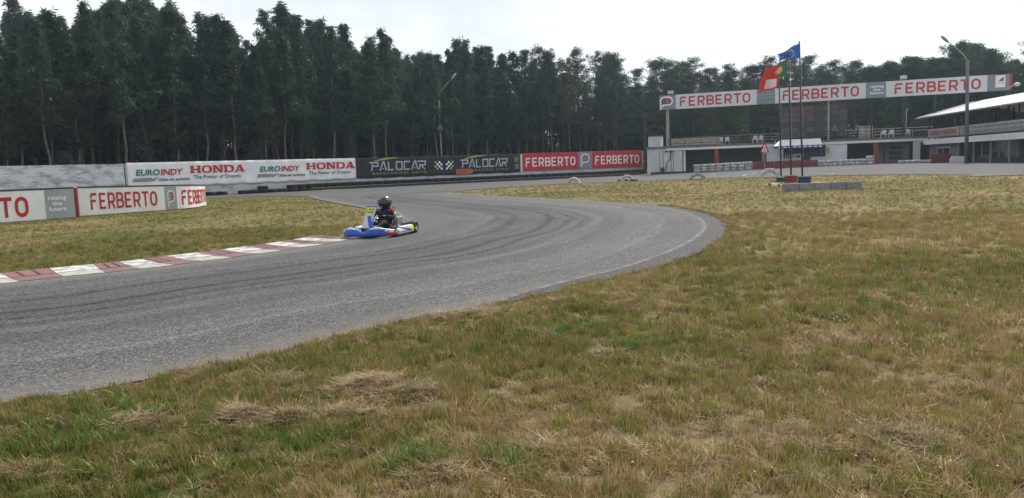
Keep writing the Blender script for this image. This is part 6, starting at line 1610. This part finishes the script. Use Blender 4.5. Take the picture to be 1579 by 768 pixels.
M['blade_green'] = leafmat('blade_green', (0.066, 0.098, 0.013), (0.285, 0.285, 0.062), .35, True)
M['blade_dry'] = leafmat('blade_dry', (0.160, 0.105, 0.042), (0.46, 0.345, 0.165), .3, True)
M['blade_straw'] = leafmat('blade_straw', (0.18, 0.13, 0.07), (0.42, 0.32, 0.19), .25, True)
M['weed_leaf'] = leafmat('weed_leaf', (0.065, 0.125, 0.018), (0.16, 0.25, 0.05), .3, True)
def ring_pts(r0, r1, dens, half=None):
    half = half or (R(62) if r1 < 14 else R(47))
    A = half * (r1 * r1 - r0 * r0); n = int(A * dens); r = np.sqrt(RNG.uniform(r0 * r0, r1 * r1, n)); a = RNG.uniform(-half, half, n)
    x, y = r * np.sin(a), r * np.cos(a); s = sdf(x, y); k = s > 0.02; return x[k], y[k], s[k]
def with_z(x, y, s, dz=0.0):
    cell = 0.032 * np.hypot(x, y); return np.stack([x, y, ground_z(x, y, cell, s) + dz], 1)
GX, GS, DX, DSC, GT, DT = [], [], [], [], [], []
for r0, r1, dens, sc in ((1.0, 7.0, 480, .85), (7.0, 13.0, 240, .95), (13.0, 24.0, 80, 1.15), (24.0, 48.0, 30, 1.5), (48, 75, 8, 2.2)):
    x, y, s = ring_pts(r0, r1, dens); d = dry(x, y); rr = np.hypot(x, y)
    keep = ~((y > 55) & (x < -2)); x, y, s, d = x[keep], y[keep], s[keep], d[keep]
    # thin spots where the soil and thatch show
    bare = fbm(x, y, .7, 6, 3); k = (bare + RNG.uniform(-.2, .2, len(x)) > .20) & (vn(x, y, .17, 3) * .6 + vn(x, y, .09, 5) * .4 + RNG.uniform(-.14, .14, len(x)) > .37); x, y, s, d = x[k], y[k], s[k], d[k]
    isdry = RNG.random(len(x)) < np.clip(.26 + .50 * d, 0, 1); P = with_z(x, y, s)
    hgt = sc * RNG.uniform(.6, 1.15, len(x)) * (.75 + .6 * fbm(x, y, 1.1, 4, 3)) * np.where(s < .35, .9, 1)
    if r0 > 20: hgt *= .55
    GX.append(P[~isdry]); GS.append(hgt[~isdry]); GT.append(RNG.random((~isdry).sum()) * .8 + .45 * (d[~isdry] - .25)); DX.append(P[isdry]); DSC.append(hgt[isdry]); DT.append(RNG.random(isdry.sum()) * .85 + .35 * (d[isdry] - .4))
# ragged fringe creeping over the edge of the asphalt
ex, ey = [], []
for a_, b_ in zip(near_c, near_c[1:]):
    m_ = (a_ + b_) / 2; rr_ = math.hypot(m_.x, m_.y)
    if m_.y < 1 or rr_ > 30 or abs(math.atan2(m_.x, m_.y)) > R(44): continue
    d_ = (b_ - a_); n_ = int(d_.length * (70 if rr_ < 12 else 34)); t_ = RNG.random(n_); o_ = RNG.normal(-.08, .07, n_); dn = d_.normalized()
    kx = a_.x + d_.x * t_ - dn.y * o_; ky = a_.y + d_.y * t_ + dn.x * o_; kk = vn(kx, ky, .45, 6) > .36; ex.append(kx[kk]); ey.append(ky[kk])
ex = np.concatenate(ex); ey = np.concatenate(ey); P = np.stack([ex, ey, ter(ex, ey) + .004], 1); q_ = RNG.random(len(ex)) < .6
DX.append(P[q_]); DSC.append(RNG.uniform(.35, .8, q_.sum()) * (1 + np.hypot(ex, ey)[q_] / 40)); DT.append(RNG.random(q_.sum())); GX.append(P[~q_]); GS.append(RNG.uniform(.35, .75, (~q_).sum())); GT.append(RNG.random((~q_).sum()))
cg = [blade_clump('g', 22, .04, .12, .06, .0075, .36, M['blade_green'], 10 + k) for k in range(5)]
cdry = [blade_clump('d', 20, .04, .13, .065, .0062, .40, M['blade_dry'], 30 + k) for k in range(4)] + [blade_clump('d', 14, .10, .19, .08, .0035, .35, M['blade_dry'], 38), blade_clump('d', 30, .05, .12, .11, .006, .9, M['blade_dry'], 39, .6)]
scatter('green_grass', cg, np.concatenate(GX), np.concatenate(GS), np.concatenate(GT), 'short green grass across the verge and infield', 'grass')
far_ = np.concatenate([np.hypot(p[:, 0], p[:, 1]) for p in DX]); DTc = np.concatenate(DT); DTc = np.where(far_ > 18, .2 + .5 * DTc, DTc)
scatter('dry_grass', cdry, np.concatenate(DX), np.concatenate(DSC), DTc, 'dry brown grass across the verge and infield', 'grass')
# straw: mown hay left in mounds and thin scatters
SX = []; SS = []
MOUND = [((570, 610), .19, .09, .09, 150), ((630, 622), .14, .05, .04, 60), ((372, 650), .10, .06, .06, 60), ((447, 655), .08, .05, .05, 45), ((210, 655), .10, .05, .02, 28), ((300, 578), .14, .05, .03, 30), ((1390, 688), .11, .06, .03, 60), ((935, 566), .13, .06, .03, 45), ((830, 712), .10, .05, .02, 40), ((680, 742), .10, .05, .02, 45), ((730, 487), .30, .10, .04, 80),
         ((670, 491), .25, .08, .04, 50), ((520, 522), .25, .08, .03, 40), ((425, 596), .14, .06, .04, 40), ((40, 735), .07, .04, .02, 25), ((1290, 535), .5, .2, .01, 50), ((1115, 338), .8, .4, .02, 60), ((560, 655), .2, .06, .01, 20), ((520, 650), .06, .05, .03, 25)]
for (c, sx, sy, hz, n) in MOUND:
    p = at(*c); x = p.x + RNG.normal(0, sx, n); y = p.y + RNG.normal(0, sy * 1.6, n); s = sdf(x, y); k = s > -.05; x, y, s = x[k], y[k], s[k]
    P = with_z(x, y, s); P[:, 2] += hz * np.exp(-((x - p.x) / sx) ** 2 / 2 - ((y - p.y) / sy / 1.6) ** 2 / 2) * RNG.uniform(.3, 1.1, len(x)); SX.append(P); SS.append(RNG.uniform(.7, 1.25, len(x)) * (1 + np.hypot(p.x, p.y) / 40))
x, y, s = ring_pts(1.0, 14, 16); k = fbm(x, y, 1.0, 2, 3) > .50; SX.append(with_z(x[k], y[k], s[k], .005)); SS.append(RNG.uniform(.35, .75, k.sum()))
x, y, s = ring_pts(1.0, 9.5, 42); SX.append(with_z(x, y, s, .002)); SS.append(RNG.uniform(.5, .9, len(x)))
cs = [blade_clump('s', 34, .03, .085, .075, .0042, .25, M['blade_straw'], 60 + k, 1.5) for k in range(5)]
P = np.concatenate(SX); scatter('mown_straw', cs, P, np.concatenate(SS), RNG.random(len(P)), 'pale mown straw lying in mounds on the verge', 'straw', .16)
# broad-leaved weeds and lush tufts
x, y, s = ring_pts(1.0, 16, 5); k = dry(x, y) < .46; P = with_z(x[k], y[k], s[k])
lw_ = []
for c, n, sp in (((1000, 552), 30, .22), ((985, 545), 16, .15), ((885, 515), 40, .35), ((450, 590), 50, .35), ((620, 570), 40, .3), ((150, 650), 30, .3), ((260, 640), 40, .35), ((460, 690), 50, .25), ((760, 730), 30, .12), ((640, 725), 25, .1), ((1400, 470), 80, 1.0), ((1500, 440), 90, 1.2), ((40, 700), 30, .15)):
    p = at(*c); xx = p.x + RNG.normal(0, sp, n); yy = p.y + RNG.normal(0, sp, n); ss = sdf(xx, yy); kk = ss > .02; lw_.append(with_z(xx[kk], yy[kk], ss[kk]))
P = np.concatenate([P] + lw_)
cw_ = [blade_clump('w', 12, .05, .10, .04, .012, .8, M['weed_leaf'], 80 + k, .2, True) for k in range(2)] + [blade_clump('w', 34, .06, .13, .07, .006, .45, M['weed_leaf'], 84 + k) for k in range(4)]
scatter('broadleaf_weeds', cw_, P, RNG.uniform(.5, 1.1, len(P)), RNG.random(len(P)), 'lush green weeds and tufts among the grass', 'weeds')
# seed stalks standing above the turf
x, y, s = ring_pts(1.0, 12, 8); cst = [blade_clump('k', 5, .16, .30, .06, .0030, .35, M['blade_straw'], 90 + k) for k in range(3)]
scatter('seed_stalks', cst, with_z(x, y, s), RNG.uniform(.6, 1.1, len(x)), RNG.random(len(x)) * .6, 'thin pale seed stalks standing above the turf', 'grass')
# small flowers
M['petal_yellow'] = mat('petal_yellow', (0.75, 0.50, 0.02), .6); M['petal_white'] = mat('petal_white', (0.62, 0.60, 0.50), .7); M['stem_green'] = mat('stem_green', (0.06, 0.09, 0.02), .7)
yl = [at(*c) for c in ((88, 657), (1328, 733), (1345, 738), (1185, 750), (1545, 748), (1548, 757), (1470, 735), (785, 768), (1160, 758), (960, 745), (1430, 752))]
yx = np.array([p.x for p in yl]); yy = np.array([p.y for p in yl]); scatter('yellow_flowers', [flower_clump('y', M['petal_yellow'], M['stem_green'], 5 + k, 1, .007) for k in range(2)], with_z(yx, yy, np.full(len(yx), 2.0), .01), np.full(len(yx), 1.0), np.full(len(yx), .5), 'tiny yellow dandelion flowers in the foreground grass', 'flowers')
x, y, s = ring_pts(3.5, 20, 3.2); k = (fbm(x, y, 2.2, 7, 3) > .52) & (x > 1.2); x, y, s = x[k], y[k], s[k]
scatter('white_flowers', [flower_clump('c', M['petal_white'], M['stem_green'], 15 + k, 2, .006) for k in range(3)], with_z(x, y, s), RNG.uniform(.8, 1.5, len(x)), np.full(len(x), .5), 'tiny off-white seed heads and clover flowers scattered over the right verge', 'flowers')

# ---------------------------------------------------------------- deep plantation behind the first rows: one mass of trunks and crowns
def forest_mass():
    pts = []; sc = []
    rg = np.random.default_rng(77)
    for A, B in DIRS:
        d = B - A; l = d.length; d.normalize(); nb = Vector((-d.y, d.x, 0))
        for row in range(9):
            s = rg.uniform(0, 3)
            while s < l:
                p = A + d * s + nb * (25.5 + row * 4.2 + rg.uniform(-1.5, 1.5)); px = CX + F * p.x / p.y; s += rg.uniform(2.2, 4.0) * (1 if px < 720 else 1.25)
                if px < -260 or px > 1010: continue
                sk = np.interp(px, SKY_PX, SKY_PY) + rg.uniform(18, 70); pts.append((p.x, p.y, float(ter(p.x, p.y)))); sc.append((pt(px, sk, p.y).z) / 20.0)
    for row in range(5):
        px = 930.0
        while px < 1700:
            Y = 150 + row * 6 + rg.uniform(-2, 2); q_ = pt(px, hor(px), Y); sk = np.interp(px, SKY_PX, SKY_PY) + rg.uniform(25, 80); pts.append((q_.x, Y, float(ter(q_.x, Y)))); sc.append(pt(px, sk, Y).z / 20.0); px += rg.uniform(14, 30)
    protos = []
    for k in range(4):
        tk, cr_ = EUC[k]; bm = bmesh.new(); bm.from_mesh(tk); nf = len(bm.faces); bm.from_mesh(cr_); bm.faces.ensure_lookup_table()
        for f in bm.faces[nf:]: f.material_index = 1
        me = bpy.data.meshes.new('m'); bm.to_mesh(me); bm.free(); me.materials.append(M['bark_euc']); me.materials.append(M['leaf_euc']); protos.append(bpy.data.objects.new('m', me))
    scatter('deep_plantation', protos, np.array(pts), np.array(sc), RNG.random(len(pts)), 'dark mass of trunks and crowns deep in the plantation', 'wood', .02)
    # low scrub between those trunks
    q = []; 
    for (x, y, z) in pts:
        if rg.random() < (.8 if CX + F * x / y < 1000 else .5): q.append((x + rg.uniform(-1.5, 1.5), y + rg.uniform(-1.5, 1.5), z))
    pr = []
    for k in range(3):
        me = SHD[k][1].copy(); pr.append(bpy.data.objects.new('u', me))
    scatter('deep_undergrowth', pr, np.array(q), RNG.uniform(1.3, 2.7, len(q)), RNG.random(len(q)), 'dark scrub filling the gaps between the deep trunks', 'undergrowth', .05)
forest_mass()
# ---------------------------------------------------------------- hazy air
hz = MB(); hz.box(-450, 450, -450, 450, -1.6, 34); hm = bpy.data.materials.new('haze'); hm.use_nodes = True; hn = hm.node_tree; hn.nodes.clear()
ho = hn.nodes.new('ShaderNodeOutputMaterial'); pv = hn.nodes.new('ShaderNodeVolumePrincipled'); pv.inputs['Color'].default_value = (0.62, 0.82, 1.0, 1); pv.inputs['Density'].default_value = 0.0004; pv.inputs['Anisotropy'].default_value = 0.65
hn.links.new(pv.outputs[0], ho.inputs['Volume']); tag(hz.build('haze', hm), 'thin bluish haze over the whole circuit', 'haze', kind='stuff')
